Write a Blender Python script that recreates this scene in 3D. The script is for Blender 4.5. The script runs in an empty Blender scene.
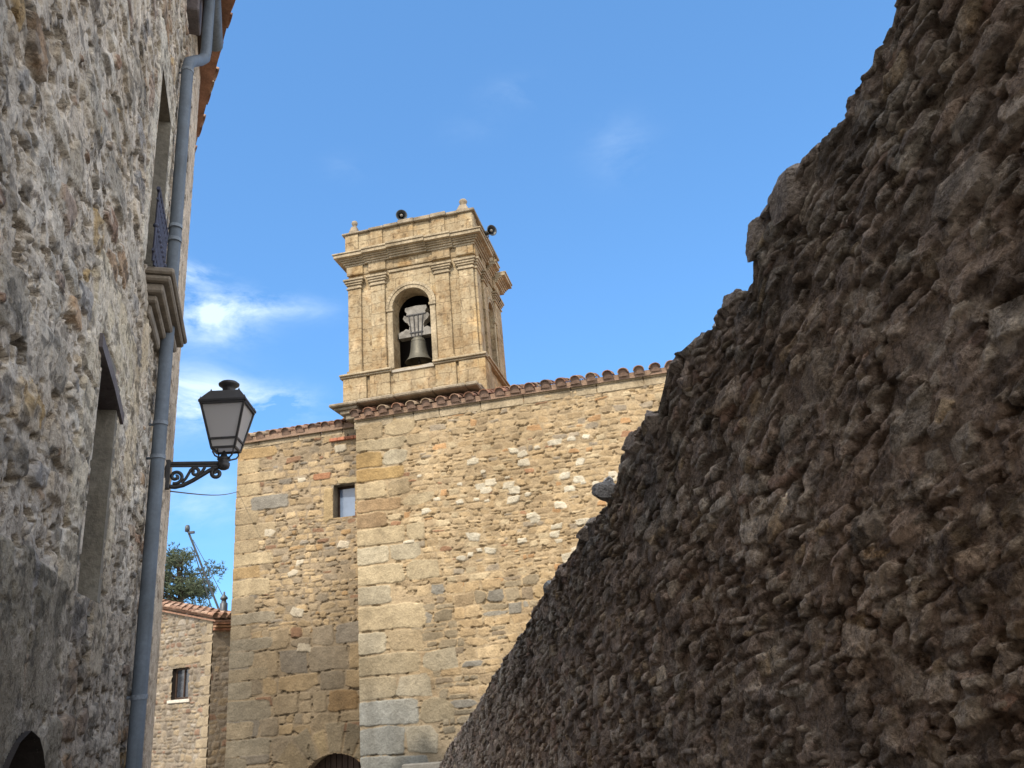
import bpy, math, random
import numpy as np
from mathutils import Vector, Matrix, noise as mnoise
R = math.radians
random.seed(7)
S = bpy.context.scene
COL = S.collection

# ---------------------------------------------------------------- camera, sky, sun, exposure
cd = bpy.data.cameras.new('camera'); cam = bpy.data.objects.new('camera', cd); COL.objects.link(cam)
cd.sensor_width = 36; cd.lens = 769 * 36 / 1024; cd.clip_end = 3000; cd.clip_start = .05
p_, r_ = R(20.2), R(5.05)
F_ = Vector((0, math.cos(p_), math.sin(p_))); U0 = Vector((0, -math.sin(p_), math.cos(p_))); R0 = Vector((1, 0, 0))
RR = R0 * math.cos(r_) - U0 * math.sin(r_); UU = U0 * math.cos(r_) + R0 * math.sin(r_)
m = Matrix((RR, UU, -F_)).transposed().to_4x4(); m.translation = Vector((0, 0, 1.6)); cam.matrix_world = m
S.camera = cam
SUN_AZ, SUN_EL = R(199), R(45)          # azimuth clockwise from +Y
w = bpy.data.worlds.new('World'); S.world = w; w.use_nodes = True
S.view_settings.view_transform = 'Standard'; S.view_settings.look = 'None'
S.view_settings.gamma = 1; S.view_settings.use_curve_mapping = False
S.view_settings.exposure = 1.12
sl = bpy.data.lights.new('sun', 'SUN'); sl.energy = 2.1; sl.angle = R(1.5); sl.color = (1, .87, .70)
so = bpy.data.objects.new('sun', sl); COL.objects.link(so)
sd = Vector((math.sin(SUN_AZ) * math.cos(SUN_EL), math.cos(SUN_AZ) * math.cos(SUN_EL), math.sin(SUN_EL)))
so.rotation_euler = sd.to_track_quat('Z', 'Y').to_euler(); so.location = (0, -5, 20)

def world_nodes():
    nt = w.node_tree; N = nt.nodes; L = nt.links; N.clear()
    out = N.new('ShaderNodeOutputWorld'); bg = N.new('ShaderNodeBackground'); bg.inputs[1].default_value = .15
    sky = N.new('ShaderNodeTexSky'); sky.sky_type = 'NISHITA'; sky.sun_disc = False
    sky.sun_elevation = SUN_EL; sky.sun_rotation = SUN_AZ; sky.air_density = .85; sky.dust_density = .05; sky.altitude = 900; sky.ozone_density = 3.0
    tc = N.new('ShaderNodeTexCoord')
    def M(op, a, b=None, c=None):
        n = N.new('ShaderNodeMath'); n.operation = op; n.use_clamp = False
        for i, v in enumerate((a, b, c)):
            if v is None: continue
            if isinstance(v, (int, float)): n.inputs[i].default_value = v
            else: L.new(v, n.inputs[i])
        return n.outputs[0]
    def ray(x, y):
        d = F_ + RR * ((x - 512) / 769) + UU * ((384 - y) / 769); return d.normalized()
    mp = N.new('ShaderNodeMapping'); mp.inputs['Scale'].default_value = (7, 7, 16); L.new(tc.outputs['Generated'], mp.inputs[0])
    nz = N.new('ShaderNodeTexNoise'); nz.inputs['Scale'].default_value = 1.3; nz.inputs['Detail'].default_value = 9; nz.inputs['Roughness'].default_value = .62
    nz.inputs['Distortion'].default_value = .35
    L.new(mp.outputs[0], nz.inputs['Vector'])
    tot = None
    # soft wisps: direction, half width, half height, density
    for (x, y, a, b, k) in [(208, 316, .045, .026, 1.15), (262, 306, .055, .013, .75), (192, 273, .022, .010, .8), (185, 400, .05, .03, 1.0), (240, 405, .06, .022, .8), (280, 400, .03, .014, .5),
                            (200, 500, .07, .03, .35), (512, 95, .035, .018, .10), (618, 150, .035, .03, .11), (345, 168, .02, .012, .10), (470, 130, .03, .014, .06)]:
        d = ray(x, y); side = d.cross(Vector((0, 0, 1))).normalized(); up = side.cross(d).normalized()
        def dot(v):
            n = N.new('ShaderNodeVectorMath'); n.operation = 'DOT_PRODUCT'; L.new(tc.outputs['Generated'], n.inputs[0]); n.inputs[1].default_value = v; return n.outputs['Value']
        q = M('ADD', M('POWER', M('ABSOLUTE', M('DIVIDE', dot(side), a)), 2.), M('POWER', M('ABSOLUTE', M('DIVIDE', dot(up), b)), 2.))
        g = M('MULTIPLY', M('EXPONENT', M('MULTIPLY', q, -.8)), k)
        g = M('MULTIPLY', g, M('GREATER_THAN', dot(d), 0.))
        tot = g if tot is None else M('ADD', tot, g)
    mask = M('MULTIPLY', tot, M('MAXIMUM', M('MULTIPLY', M('SUBTRACT', nz.outputs[0], .40), 4.2), 0.))
    n = N.new('ShaderNodeMath'); n.operation = 'MINIMUM'; L.new(mask, n.inputs[0]); n.inputs[1].default_value = .85
    mx = N.new('ShaderNodeMix'); mx.data_type = 'RGBA'; L.new(n.outputs[0], mx.inputs[0]); L.new(sky.outputs[0], mx.inputs[6]); mx.inputs[7].default_value = (3.0, 3.6, 4.3, 1)
    # added bright cloud overhead and behind the viewer, neutral fill for shaded walls
    ga = N.new('ShaderNodeGamma'); ga.inputs[1].default_value = .5; L.new(sky.outputs[0], ga.inputs[0])
    hs = N.new('ShaderNodeVectorMath'); hs.operation = 'MULTIPLY'; L.new(ga.outputs[0], hs.inputs[0]); hs.inputs[1].default_value = (.60, 1.13, 1.72); L.new(hs.outputs[0], mx.inputs[6])
    def dotf(v):
        n2 = N.new('ShaderNodeVectorMath'); n2.operation = 'DOT_PRODUCT'; L.new(tc.outputs['Generated'], n2.inputs[0]); n2.inputs[1].default_value = v; return n2.outputs['Value']
    fw = M('MULTIPLY', M('SUBTRACT', .70, dotf(F_)), 5.); n = N.new('ShaderNodeClamp'); L.new(fw, n.inputs[0]); fw = n.outputs[0]
    nb = N.new('ShaderNodeTexNoise'); nb.inputs['Scale'].default_value = 2.2; nb.inputs['Detail'].default_value = 8; L.new(tc.outputs['Generated'], nb.inputs['Vector'])
    cv = M('MULTIPLY', M('SUBTRACT', nb.outputs[0], .36), 7.); n = N.new('ShaderNodeClamp'); L.new(cv, n.inputs[0])
    cm = M('MULTIPLY', fw, n.outputs[0])
    m2 = N.new('ShaderNodeMix'); m2.data_type = 'RGBA'; L.new(cm, m2.inputs[0]); L.new(mx.outputs[2], m2.inputs[6]); m2.inputs[7].default_value = (6.9, 6.9, 6.9, 1); mx = m2
    L.new(mx.outputs[2], bg.inputs[0]); L.new(bg.outputs[0], out.inputs[0])
world_nodes()

# ---------------------------------------------------------------- helpers
def lattice(seed, n=64): return np.random.RandomState(seed).rand(n, n)
def noise2(x, y, seed):
    T = lattice(seed); n = 64
    xi = np.floor(x).astype(int); yi = np.floor(y).astype(int); fx = x - xi; fy = y - yi
    fx = fx * fx * (3 - 2 * fx); fy = fy * fy * (3 - 2 * fy)
    a = T[xi % n, yi % n]; b = T[(xi + 1) % n, yi % n]; c = T[xi % n, (yi + 1) % n]; d = T[(xi + 1) % n, (yi + 1) % n]
    return (a + (b - a) * fx) * (1 - fy) + (c + (d - c) * fx) * fy * 1. - .0 if False else (a * (1 - fx) + b * fx) * (1 - fy) + (c * (1 - fx) + d * fx) * fy
def fbm(x, y, seed, oct=4, gain=.5):
    s = 0; a = 1; t = 0
    for o in range(oct):
        s = s + a * noise2(x * 2 ** o + 17.3 * o, y * 2 ** o - 9.1 * o, seed + o); t += a; a *= gain
    return s / t - .5
def ridged(x, y, seed, oct=3):
    s = 0; a = 1; t = 0
    for o in range(oct):
        s = s + a * (1 - np.abs(noise2(x * 2 ** o + 3.7 * o, y * 2 ** o + 5.9 * o, seed + o) * 2 - 1)); t += a; a *= .5
    return s / t
def sstep(x): x = np.clip(x, 0, 1); return x * x * (3 - 2 * x)

def empty(name, loc, rz=0, label=None, cat=None, group=None):
    o = bpy.data.objects.new(name, None); COL.objects.link(o); o.location = loc; o.rotation_euler = (0, 0, rz); o.empty_display_size = .3
    if label: o['label'] = label
    if cat: o['category'] = cat
    if group: o['group'] = group
    bpy.context.view_layer.update()
    return o
def tag(o, label, cat, group=None):
    o['label'] = label; o['category'] = cat
    if group: o['group'] = group
    return o
def inv_of(parent):
    M = Matrix.Identity(4); o = parent
    while o is not None: M = o.matrix_basis @ M; o = o.parent
    return M.inverted()

class MB:
    "collects polygons in a frame (origin o, axes x,y,z), builds one mesh object"
    def __init__(s, fr=None): s.v = []; s.f = []; s.c = []; s.sm = []; s.fr = fr; s.col = (1, 1, 1)
    def add(s, vs, fs, smooth=False):
        b = len(s.v); s.v += [tuple(q) for q in vs]; s.c += [s.col] * len(vs)
        s.f += [tuple(i + b for i in f) for f in fs]; s.sm += [smooth] * len(fs)
    def box(s, x0, x1, y0, y1, z0, z1):
        s.add([(x0, y0, z0), (x1, y0, z0), (x1, y1, z0), (x0, y1, z0), (x0, y0, z1), (x1, y0, z1), (x1, y1, z1), (x0, y1, z1)],
              [(0, 3, 2, 1), (4, 5, 6, 7), (0, 1, 5, 4), (1, 2, 6, 5), (2, 3, 7, 6), (3, 0, 4, 7)])
    def bbox(s, x0, x1, y0, y1, z0, z1, b=.01):
        "chamfered box"
        xs = (x0, x0 + b, x1 - b, x1); ys = (y0, y0 + b, y1 - b, y1); zs = (z0, z0 + b, z1 - b, z1)
        import itertools
        V = []; I = {}
        for i in (0, 3):
            for j in (0, 3):
                for k in (0, 3):
                    ii = 1 if i == 0 else 2; jj = 1 if j == 0 else 2; kk = 1 if k == 0 else 2
                    for t, pt in (('x', (xs[i], ys[jj], zs[kk])), ('y', (xs[ii], ys[j], zs[kk])), ('z', (xs[ii], ys[jj], zs[k]))):
                        I[(i, j, k, t)] = len(V); V.append(pt)
        Fc = []
        for i in (0, 3): Fc.append([I[(i, a, b2, 'x')] for a, b2 in ((0, 0), (3, 0), (3, 3), (0, 3))][::(1 if i else -1)])
        for j in (0, 3): Fc.append([I[(a, j, b2, 'y')] for a, b2 in ((0, 0), (3, 0), (3, 3), (0, 3))][::(-1 if j else 1)])
        for k in (0, 3): Fc.append([I[(a, b2, k, 'z')] for a, b2 in ((0, 0), (3, 0), (3, 3), (0, 3))][::(1 if k else -1)])
        for k in (0, 3):
            for j in (0, 3): Fc.append([I[(0, j, k, 'y')], I[(3, j, k, 'y')], I[(3, j, k, 'z')], I[(0, j, k, 'z')]])
            for i in (0, 3): Fc.append([I[(i, 0, k, 'x')], I[(i, 3, k, 'x')], I[(i, 3, k, 'z')], I[(i, 0, k, 'z')]])
        for i in (0, 3):
            for j in (0, 3): Fc.append([I[(i, j, 0, 'x')], I[(i, j, 3, 'x')], I[(i, j, 3, 'y')], I[(i, j, 0, 'y')]])
        for k_ in itertools.product((0, 3), repeat=3): Fc.append([I[k_ + ('x',)], I[k_ + ('y',)], I[k_ + ('z',)]])
        s.add(V, Fc)
    def tube(s, pts, rad, n=10, smooth=True, cap=True):
        pts = [Vector(q) for q in pts]; m = len(pts); rs = rad if isinstance(rad, (list, tuple)) else [rad] * m
        V = []; t0 = None
        for i, q in enumerate(pts):
            t = (pts[min(i + 1, m - 1)] - pts[max(i - 1, 0)]).normalized()
            if t0 is None:
                a = t.orthogonal().normalized()
            else:
                a = (a - t * a.dot(t)).normalized()
            t0 = t; b = t.cross(a)
            for k in range(n):
                an = 2 * math.pi * k / n; V.append(q + (a * math.cos(an) + b * math.sin(an)) * rs[i])
        Fc = [(i * n + k, i * n + (k + 1) % n, (i + 1) * n + (k + 1) % n, (i + 1) * n + k) for i in range(m - 1) for k in range(n)]
        s.add(V, Fc, smooth)
        if cap: s.add(V[:n], [tuple(range(n))[::-1]]); s.add(V[-n:], [tuple(range(n))])
    def lathe(s, prof, c=(0, 0, 0), n=24, smooth=True, ax='z'):
        V = []
        for r, z in prof:
            for k in range(n):
                an = 2 * math.pi * k / n; q = (r * math.cos(an), r * math.sin(an), z)
                if ax == 'y': q = (q[0], -q[2], q[1])
                V.append((q[0] + c[0], q[1] + c[1], q[2] + c[2]))
        Fc = [(i * n + k, i * n + (k + 1) % n, (i + 1) * n + (k + 1) % n, (i + 1) * n + k) for i in range(len(prof) - 1) for k in range(n)]
        s.add(V, Fc, smooth)
    def prism(s, poly, y0, y1):
        "polygon in x,z extruded along y"
        n = len(poly); V = [(x, y0, z) for x, z in poly] + [(x, y1, z) for x, z in poly]
        s.add(V, [tuple(range(n)), tuple(range(2 * n - 1, n - 1, -1))] + [(i, i + n, (i + 1) % n + n, (i + 1) % n) for i in range(n)])
    def build(s, name, mat, parent=None, kind=None, label=None):
        v = s.v
        if s.fr is not None:
            o, x, y, z = s.fr; A = np.array(v, float).reshape(-1, 3); v = o + A[:, :1] * x + A[:, 1:2] * y + A[:, 2:] * z
        if parent is not None:
            M = np.array(inv_of(parent)); A = np.array(v, float).reshape(-1, 3); v = A @ M[:3, :3].T + M[:3, 3]
        me = bpy.data.meshes.new(name); me.from_pydata([tuple(q) for q in v], [], s.f)
        me.polygons.foreach_set('use_smooth', s.sm)
        ca = me.color_attributes.new('Col', 'FLOAT_COLOR', 'POINT')
        c = np.ones((len(s.v), 4), np.float32); c[:, :3] = np.array(s.c, np.float32).reshape(-1, 3); ca.data.foreach_set('color', c.ravel())
        me.materials.append(mat); me.validate(); me.update()
        ob = bpy.data.objects.new(name, me); COL.objects.link(ob)
        if parent is not None: ob.parent = parent
        if kind: ob['kind'] = kind
        if label: ob['label'] = label
        return ob

def frame(O, az):
    "x along azimuth az, y = INTO the wall (away from the viewer side), z up"
    t = np.array([math.sin(R(az)), math.cos(R(az)), 0.])
    return t

# ---------------------------------------------------------------- materials
def mat(name, base=(.5, .5, .5), rough=.9, attr=False, nscale=(6, 40), namp=(.35, .25), bump=.3, bdist=.01, tint=None, metal=0, spec=.3, tamt=.4, tscale=1.2, streak=None, streak_amt=.35, pits=None):
    "base colour (or the mesh's own stone colour) varied by two noises and a tint noise, with fine bump"
    m = bpy.data.materials.new(name); m.use_nodes = True; nt = m.node_tree; N = nt.nodes; L = nt.links
    b = N['Principled BSDF']; b.inputs['Roughness'].default_value = rough; b.inputs['Metallic'].default_value = metal; b.inputs['Specular IOR Level'].default_value = spec
    tc = N.new('ShaderNodeTexCoord')
    if attr: a = N.new('ShaderNodeAttribute'); a.attribute_name = 'Col'; col = a.outputs['Color']
    else: a = N.new('ShaderNodeRGB'); a.outputs[0].default_value = (*base, 1); col = a.outputs[0]
    hs = []
    for sc, am in zip(nscale, namp):
        n = N.new('ShaderNodeTexNoise'); n.inputs['Scale'].default_value = sc; n.inputs['Detail'].default_value = 5; n.inputs['Roughness'].default_value = .65
        L.new(tc.outputs['Object'], n.inputs['Vector'])
        mr = N.new('ShaderNodeMapRange'); mr.inputs[1].default_value = .25; mr.inputs[2].default_value = .75; mr.inputs[3].default_value = 1 - am; mr.inputs[4].default_value = 1 + am
        L.new(n.outputs[0], mr.inputs[0])
        mx = N.new('ShaderNodeVectorMath'); mx.operation = 'SCALE'; L.new(col, mx.inputs[0]); L.new(mr.outputs[0], mx.inputs['Scale']); col = mx.outputs[0]; hs.append(n.outputs[0])
    if tint:
        n = N.new('ShaderNodeTexNoise'); n.inputs['Scale'].default_value = tscale; n.inputs['Detail'].default_value = 4; L.new(tc.outputs['Object'], n.inputs['Vector'])
        mr = N.new('ShaderNodeMapRange'); mr.inputs[1].default_value = .45; mr.inputs[2].default_value = .7; mr.inputs[4].default_value = tamt; L.new(n.outputs[0], mr.inputs[0])
        mx = N.new('ShaderNodeMix'); mx.data_type = 'RGBA'; mx.blend_type = 'MULTIPLY'; L.new(mr.outputs[0], mx.inputs[0]); L.new(col, mx.inputs[6]); mx.inputs[7].default_value = (*tint, 1); col = mx.outputs[2]
    if streak:
        mp = N.new('ShaderNodeMapping'); mp.inputs['Scale'].default_value = streak; L.new(tc.outputs['Object'], mp.inputs[0])
        n = N.new('ShaderNodeTexNoise'); n.inputs['Scale'].default_value = 1; n.inputs['Detail'].default_value = 5; L.new(mp.outputs[0], n.inputs['Vector'])
        mr = N.new('ShaderNodeMapRange'); mr.inputs[1].default_value = .48; mr.inputs[2].default_value = .72; mr.inputs[4].default_value = streak_amt; L.new(n.outputs[0], mr.inputs[0])
        mx = N.new('ShaderNodeMix'); mx.data_type = 'RGBA'; mx.blend_type = 'MULTIPLY'; L.new(mr.outputs[0], mx.inputs[0]); L.new(col, mx.inputs[6]); mx.inputs[7].default_value = (.42, .38, .33, 1); col = mx.outputs[2]
    if pits:
        for sc_, lo_, dv in ((pits, .555, .42), (pits * 2.3, .58, .5)):      # dirt lodged in pits and chips
            n = N.new('ShaderNodeTexNoise'); n.inputs['Scale'].default_value = sc_; n.inputs['Detail'].default_value = 6; n.inputs['Roughness'].default_value = .75; n.inputs['Distortion'].default_value = .6; L.new(tc.outputs['Object'], n.inputs['Vector'])
            mr = N.new('ShaderNodeMapRange'); mr.inputs[1].default_value = lo_; mr.inputs[2].default_value = lo_ + .035; mr.inputs[4].default_value = .8; L.new(n.outputs[0], mr.inputs[0])
            mx = N.new('ShaderNodeMix'); mx.data_type = 'RGBA'; mx.blend_type = 'MULTIPLY'; L.new(mr.outputs[0], mx.inputs[0]); L.new(col, mx.inputs[6]); mx.inputs[7].default_value = (dv, dv * .93, dv * .87, 1); col = mx.outputs[2]
    L.new(col, b.inputs['Base Color'])
    ad = N.new('ShaderNodeMath'); ad.operation = 'ADD'; L.new(hs[0], ad.inputs[0]); L.new(hs[1], ad.inputs[1])
    bp = N.new('ShaderNodeBump'); bp.inputs['Strength'].default_value = bump; bp.inputs['Distance'].default_value = bdist; L.new(ad.outputs[0], bp.inputs['Height']); L.new(bp.outputs[0], b.inputs['Normal'])
    return m

M_left = mat('rubble_lime_mortar', attr=True, nscale=(9, 60), namp=(.28, .3), bump=.9, bdist=.012, tint=(.62, .55, .45), tamt=.5, tscale=2.0, streak=(5, 5, .5), streak_amt=.25, pits=16)
M_right = mat('dark_rubble', attr=True, nscale=(16, 75), namp=(.4, .45), bump=1., bdist=.016, tint=(.75, .62, .50), tamt=.7, tscale=1.3, pits=18)
M_church = mat('sandstone_masonry', attr=True, nscale=(5, 30), namp=(.2, .22), bump=.8, bdist=.02, tint=(.8, .72, .6), tamt=.5, tscale=.5, streak=(2.2, 2.2, .35), streak_amt=.35)
M_tower = None
M_tile = mat('terracotta_tile', attr=True, nscale=(7, 50), namp=(.35, .3), bump=.5, bdist=.006, tint=(.6, .55, .5), tamt=.6, tscale=9)
M_trim = mat('carved_sandstone', (.33, .275, .19), nscale=(3, 26), namp=(.4, .4), bump=.5, bdist=.015, tint=(.62, .58, .52), tamt=.7, tscale=2.2, streak=(3, 3, .8), streak_amt=.5)
M_ledge = mat('weathered_ledge_stone', (.25, .21, .155), nscale=(4, 30), namp=(.35, .3), bump=.7, bdist=.02, tint=(.45, .42, .38), tamt=.8, tscale=3)
M_slab = mat('grey_carved_stone', (.34, .29, .23), nscale=(8, 60), namp=(.22, .18), bump=.4, bdist=.004, tint=(.5, .45, .4), tamt=.6, tscale=5)
M_iron = mat('black_iron', (.022, .022, .025), .5, nscale=(20, 90), namp=(.3, .3), bump=.3, bdist=.002, spec=.5)
M_rail = mat('blue_grey_iron', (.05, .055, .09), .6, nscale=(20, 90), namp=(.3, .3), bump=.3, bdist=.002)
M_zinc = mat('zinc_pipe', (.13, .16, .20), .6, nscale=(6, 50), namp=(.25, .15), bump=.15, bdist=.002, metal=0, spec=.3, tint=(.55, .53, .5), tamt=.8, tscale=6, streak=(30, 30, 1.2), streak_amt=.4)
M_glass = mat('window_glass', (.16, .22, .33), .12, nscale=(2, 9), namp=(.2, .1), bump=.05, bdist=.002, spec=.9)
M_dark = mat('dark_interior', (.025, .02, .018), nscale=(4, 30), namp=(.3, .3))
M_wood = mat('dark_wood', (.045, .027, .019), .7, nscale=(9, 50), namp=(.4, .3), bump=.5, bdist=.004, streak=(30, 30, 1), streak_amt=.5)
M_lintel = mat('grey_wood', (.13, .115, .12), .7, nscale=(9, 60), namp=(.3, .3), bump=.5, bdist=.004, tint=(.5, .4, .4), tamt=.6, tscale=5)
M_bell = mat('bronze_bell', (.11, .105, .085), .55, nscale=(5, 40), namp=(.25, .2), bump=.2, bdist=.003, metal=.4)
M_yoke = mat('pale_bell_yoke', (.24, .23, .21), .85, nscale=(7, 50), namp=(.35, .25), bump=.4, bdist=.006, tint=(.4, .38, .36), tamt=.7, tscale=6)
M_horn = mat('horn_metal', (.06, .07, .08), .45, nscale=(9, 60), namp=(.3, .2), bump=.1, bdist=.001, metal=.3, spec=.5)
M_bark = mat('bark', (.09, .065, .05), nscale=(9, 60), namp=(.4, .3), bump=.6, bdist=.01)
M_leaf = mat('pine_needles', (.05, .075, .035), .8, attr=True, nscale=(2, 30), namp=(.3, .2), bump=0)
M_street = mat('cobbled_street', attr=True, nscale=(5, 40), namp=(.3, .25), bump=.7, bdist=.02)
M_ground = mat('dry_ground', (.30, .26, .20), nscale=(.3, 6), namp=(.35, .3), bump=.5, bdist=.05)
M_rev = mat('grey_reveal_stone', (.20, .185, .155), nscale=(6, 40), namp=(.35, .3), bump=.6, bdist=.008, tint=(.6, .56, .5), tamt=.7, tscale=3, streak=(7, 7, 2), streak_amt=.6)
M_plaster = mat('beige_plaster', (.36, .30, .24), nscale=(3, 40), namp=(.15, .12), bump=.3, bdist=.004, tint=(.75, .68, .6), tamt=.5, tscale=2)

def pane_mat():
    m = bpy.data.materials.new('frosted_lamp_glass'); m.use_nodes = True; b = m.node_tree.nodes['Principled BSDF']
    b.inputs['Base Color'].default_value = (.62, .61, .62, 1); b.inputs['Roughness'].default_value = .35
    N = m.node_tree.nodes; L = m.node_tree.links
    tr = N.new('ShaderNodeBsdfTranslucent'); tr.inputs[0].default_value = (.6, .6, .62, 1)
    mx = N.new('ShaderNodeMixShader'); mx.inputs[0].default_value = .5; L.new(b.outputs[0], mx.inputs[1]); L.new(tr.outputs[0], mx.inputs[2]); L.new(mx.outputs[0], N['Material Output'].inputs[0])
    n = N.new('ShaderNodeTexNoise'); n.inputs['Scale'].default_value = 14; bp = N.new('ShaderNodeBump'); bp.inputs['Strength'].default_value = .15; L.new(n.outputs[0], bp.inputs['Height']); L.new(bp.outputs[0], b.inputs['Normal'])
    return m
M_pane = pane_mat()

def ashlar(name, c1, c2, mortar, bw=.56, rh=.27, tint=(.7, .55, .4)):
    m = bpy.data.materials.new(name); m.use_nodes = True; nt = m.node_tree; N = nt.nodes; L = nt.links; b = N['Principled BSDF']
    b.inputs['Roughness'].default_value = .92; b.inputs['Specular IOR Level'].default_value = .2
    tc = N.new('ShaderNodeTexCoord'); sp = N.new('ShaderNodeSeparateXYZ'); L.new(tc.outputs['Object'], sp.inputs[0])
    ad = N.new('ShaderNodeMath'); ad.operation = 'ADD'; L.new(sp.outputs[0], ad.inputs[0]); L.new(sp.outputs[1], ad.inputs[1])
    cb = N.new('ShaderNodeCombineXYZ'); L.new(ad.outputs[0], cb.inputs[0]); L.new(sp.outputs[2], cb.inputs[1])
    wn = N.new('ShaderNodeTexNoise'); wn.inputs['Scale'].default_value = 2.3; wn.inputs['Detail'].default_value = 3; L.new(tc.outputs['Object'], wn.inputs['Vector'])
    vm = N.new('ShaderNodeVectorMath'); vm.operation = 'MULTIPLY_ADD'; L.new(wn.outputs[1], vm.inputs[0]); vm.inputs[1].default_value = (.16, .10, 0); L.new(cb.outputs[0], vm.inputs[2])
    br = N.new('ShaderNodeTexBrick'); L.new(vm.outputs[0], br.inputs['Vector']); br.inputs['Scale'].default_value = 1
    br.inputs['Brick Width'].default_value = bw; br.inputs['Row Height'].default_value = rh; br.inputs['Mortar Size'].default_value = .006; br.inputs['Mortar Smooth'].default_value = .6
    br.inputs['Color1'].default_value = (*c1, 1); br.inputs['Color2'].default_value = (*c2, 1); br.inputs['Mortar'].default_value = (*mortar, 1); br.offset = .43; br.squash = .7; br.squash_frequency = 3
    col = br.outputs[0]
    for sc, lo, hi, tn, am in ((1.1, .42, .68, (.66, .56, .45), .8), (5.5, .5, .75, tint, .7), (24, .4, .7, (.68, .64, .6), .8), (3.1, .55, .70, (1.45, 1.42, 1.42), .8), (9, .56, .68, (.45, .42, .4), .8), (1.9, .56, .66, (1.1, .97, .78), .8)):
        n = N.new('ShaderNodeTexNoise'); n.inputs['Scale'].default_value = sc; n.inputs['Detail'].default_value = 5; L.new(tc.outputs['Object'], n.inputs['Vector'])
        mr = N.new('ShaderNodeMapRange'); mr.inputs[1].default_value = lo; mr.inputs[2].default_value = hi; mr.inputs[4].default_value = am; L.new(n.outputs[0], mr.inputs[0])
        mx = N.new('ShaderNodeMix'); mx.data_type = 'RGBA'; mx.blend_type = 'MULTIPLY'; mx.clamp_factor = True; L.new(mr.outputs[0], mx.inputs[0]); L.new(col, mx.inputs[6]); mx.inputs[7].default_value = (*tn, 1); col = mx.outputs[2]
    mp = N.new('ShaderNodeMapping'); mp.inputs['Scale'].default_value = (4.5, 4.5, .55); L.new(tc.outputs['Object'], mp.inputs[0])
    n = N.new('ShaderNodeTexNoise'); n.inputs['Scale'].default_value = 1; n.inputs['Detail'].default_value = 6; L.new(mp.outputs[0], n.inputs['Vector'])
    mr = N.new('ShaderNodeMapRange'); mr.inputs[1].default_value = .5; mr.inputs[2].default_value = .68; mr.inputs[4].default_value = .6; L.new(n.outputs[0], mr.inputs[0])
    mx = N.new('ShaderNodeMix'); mx.data_type = 'RGBA'; mx.blend_type = 'MULTIPLY'; L.new(mr.outputs[0], mx.inputs[0]); L.new(col, mx.inputs[6]); mx.inputs[7].default_value = (.55, .52, .5, 1); col = mx.outputs[2]
    L.new(col, b.inputs['Base Color'])
    n = N.new('ShaderNodeTexNoise'); n.inputs['Scale'].default_value = 18; n.inputs['Detail'].default_value = 6; L.new(tc.outputs['Object'], n.inputs['Vector'])
    ma = N.new('ShaderNodeMath'); ma.operation = 'MULTIPLY_ADD'; L.new(br.outputs['Fac'], ma.inputs[0]); ma.inputs[1].default_value = -.9; L.new(n.outputs[0], ma.inputs[2])
    bp = N.new('ShaderNodeBump'); bp.inputs['Strength'].default_value = .8; bp.inputs['Distance'].default_value = .02; L.new(ma.outputs[0], bp.inputs['Height']); L.new(bp.outputs[0], b.inputs['Normal'])
    return m
M_tower = ashlar('tower_ashlar', (.40, .33, .215), (.365, .305, .205), (.31, .255, .175))
M_quoin = ashlar('house_stone', (.27, .21, .14), (.23, .19, .14), (.22, .19, .15), bw=.3, rh=.14)

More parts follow.
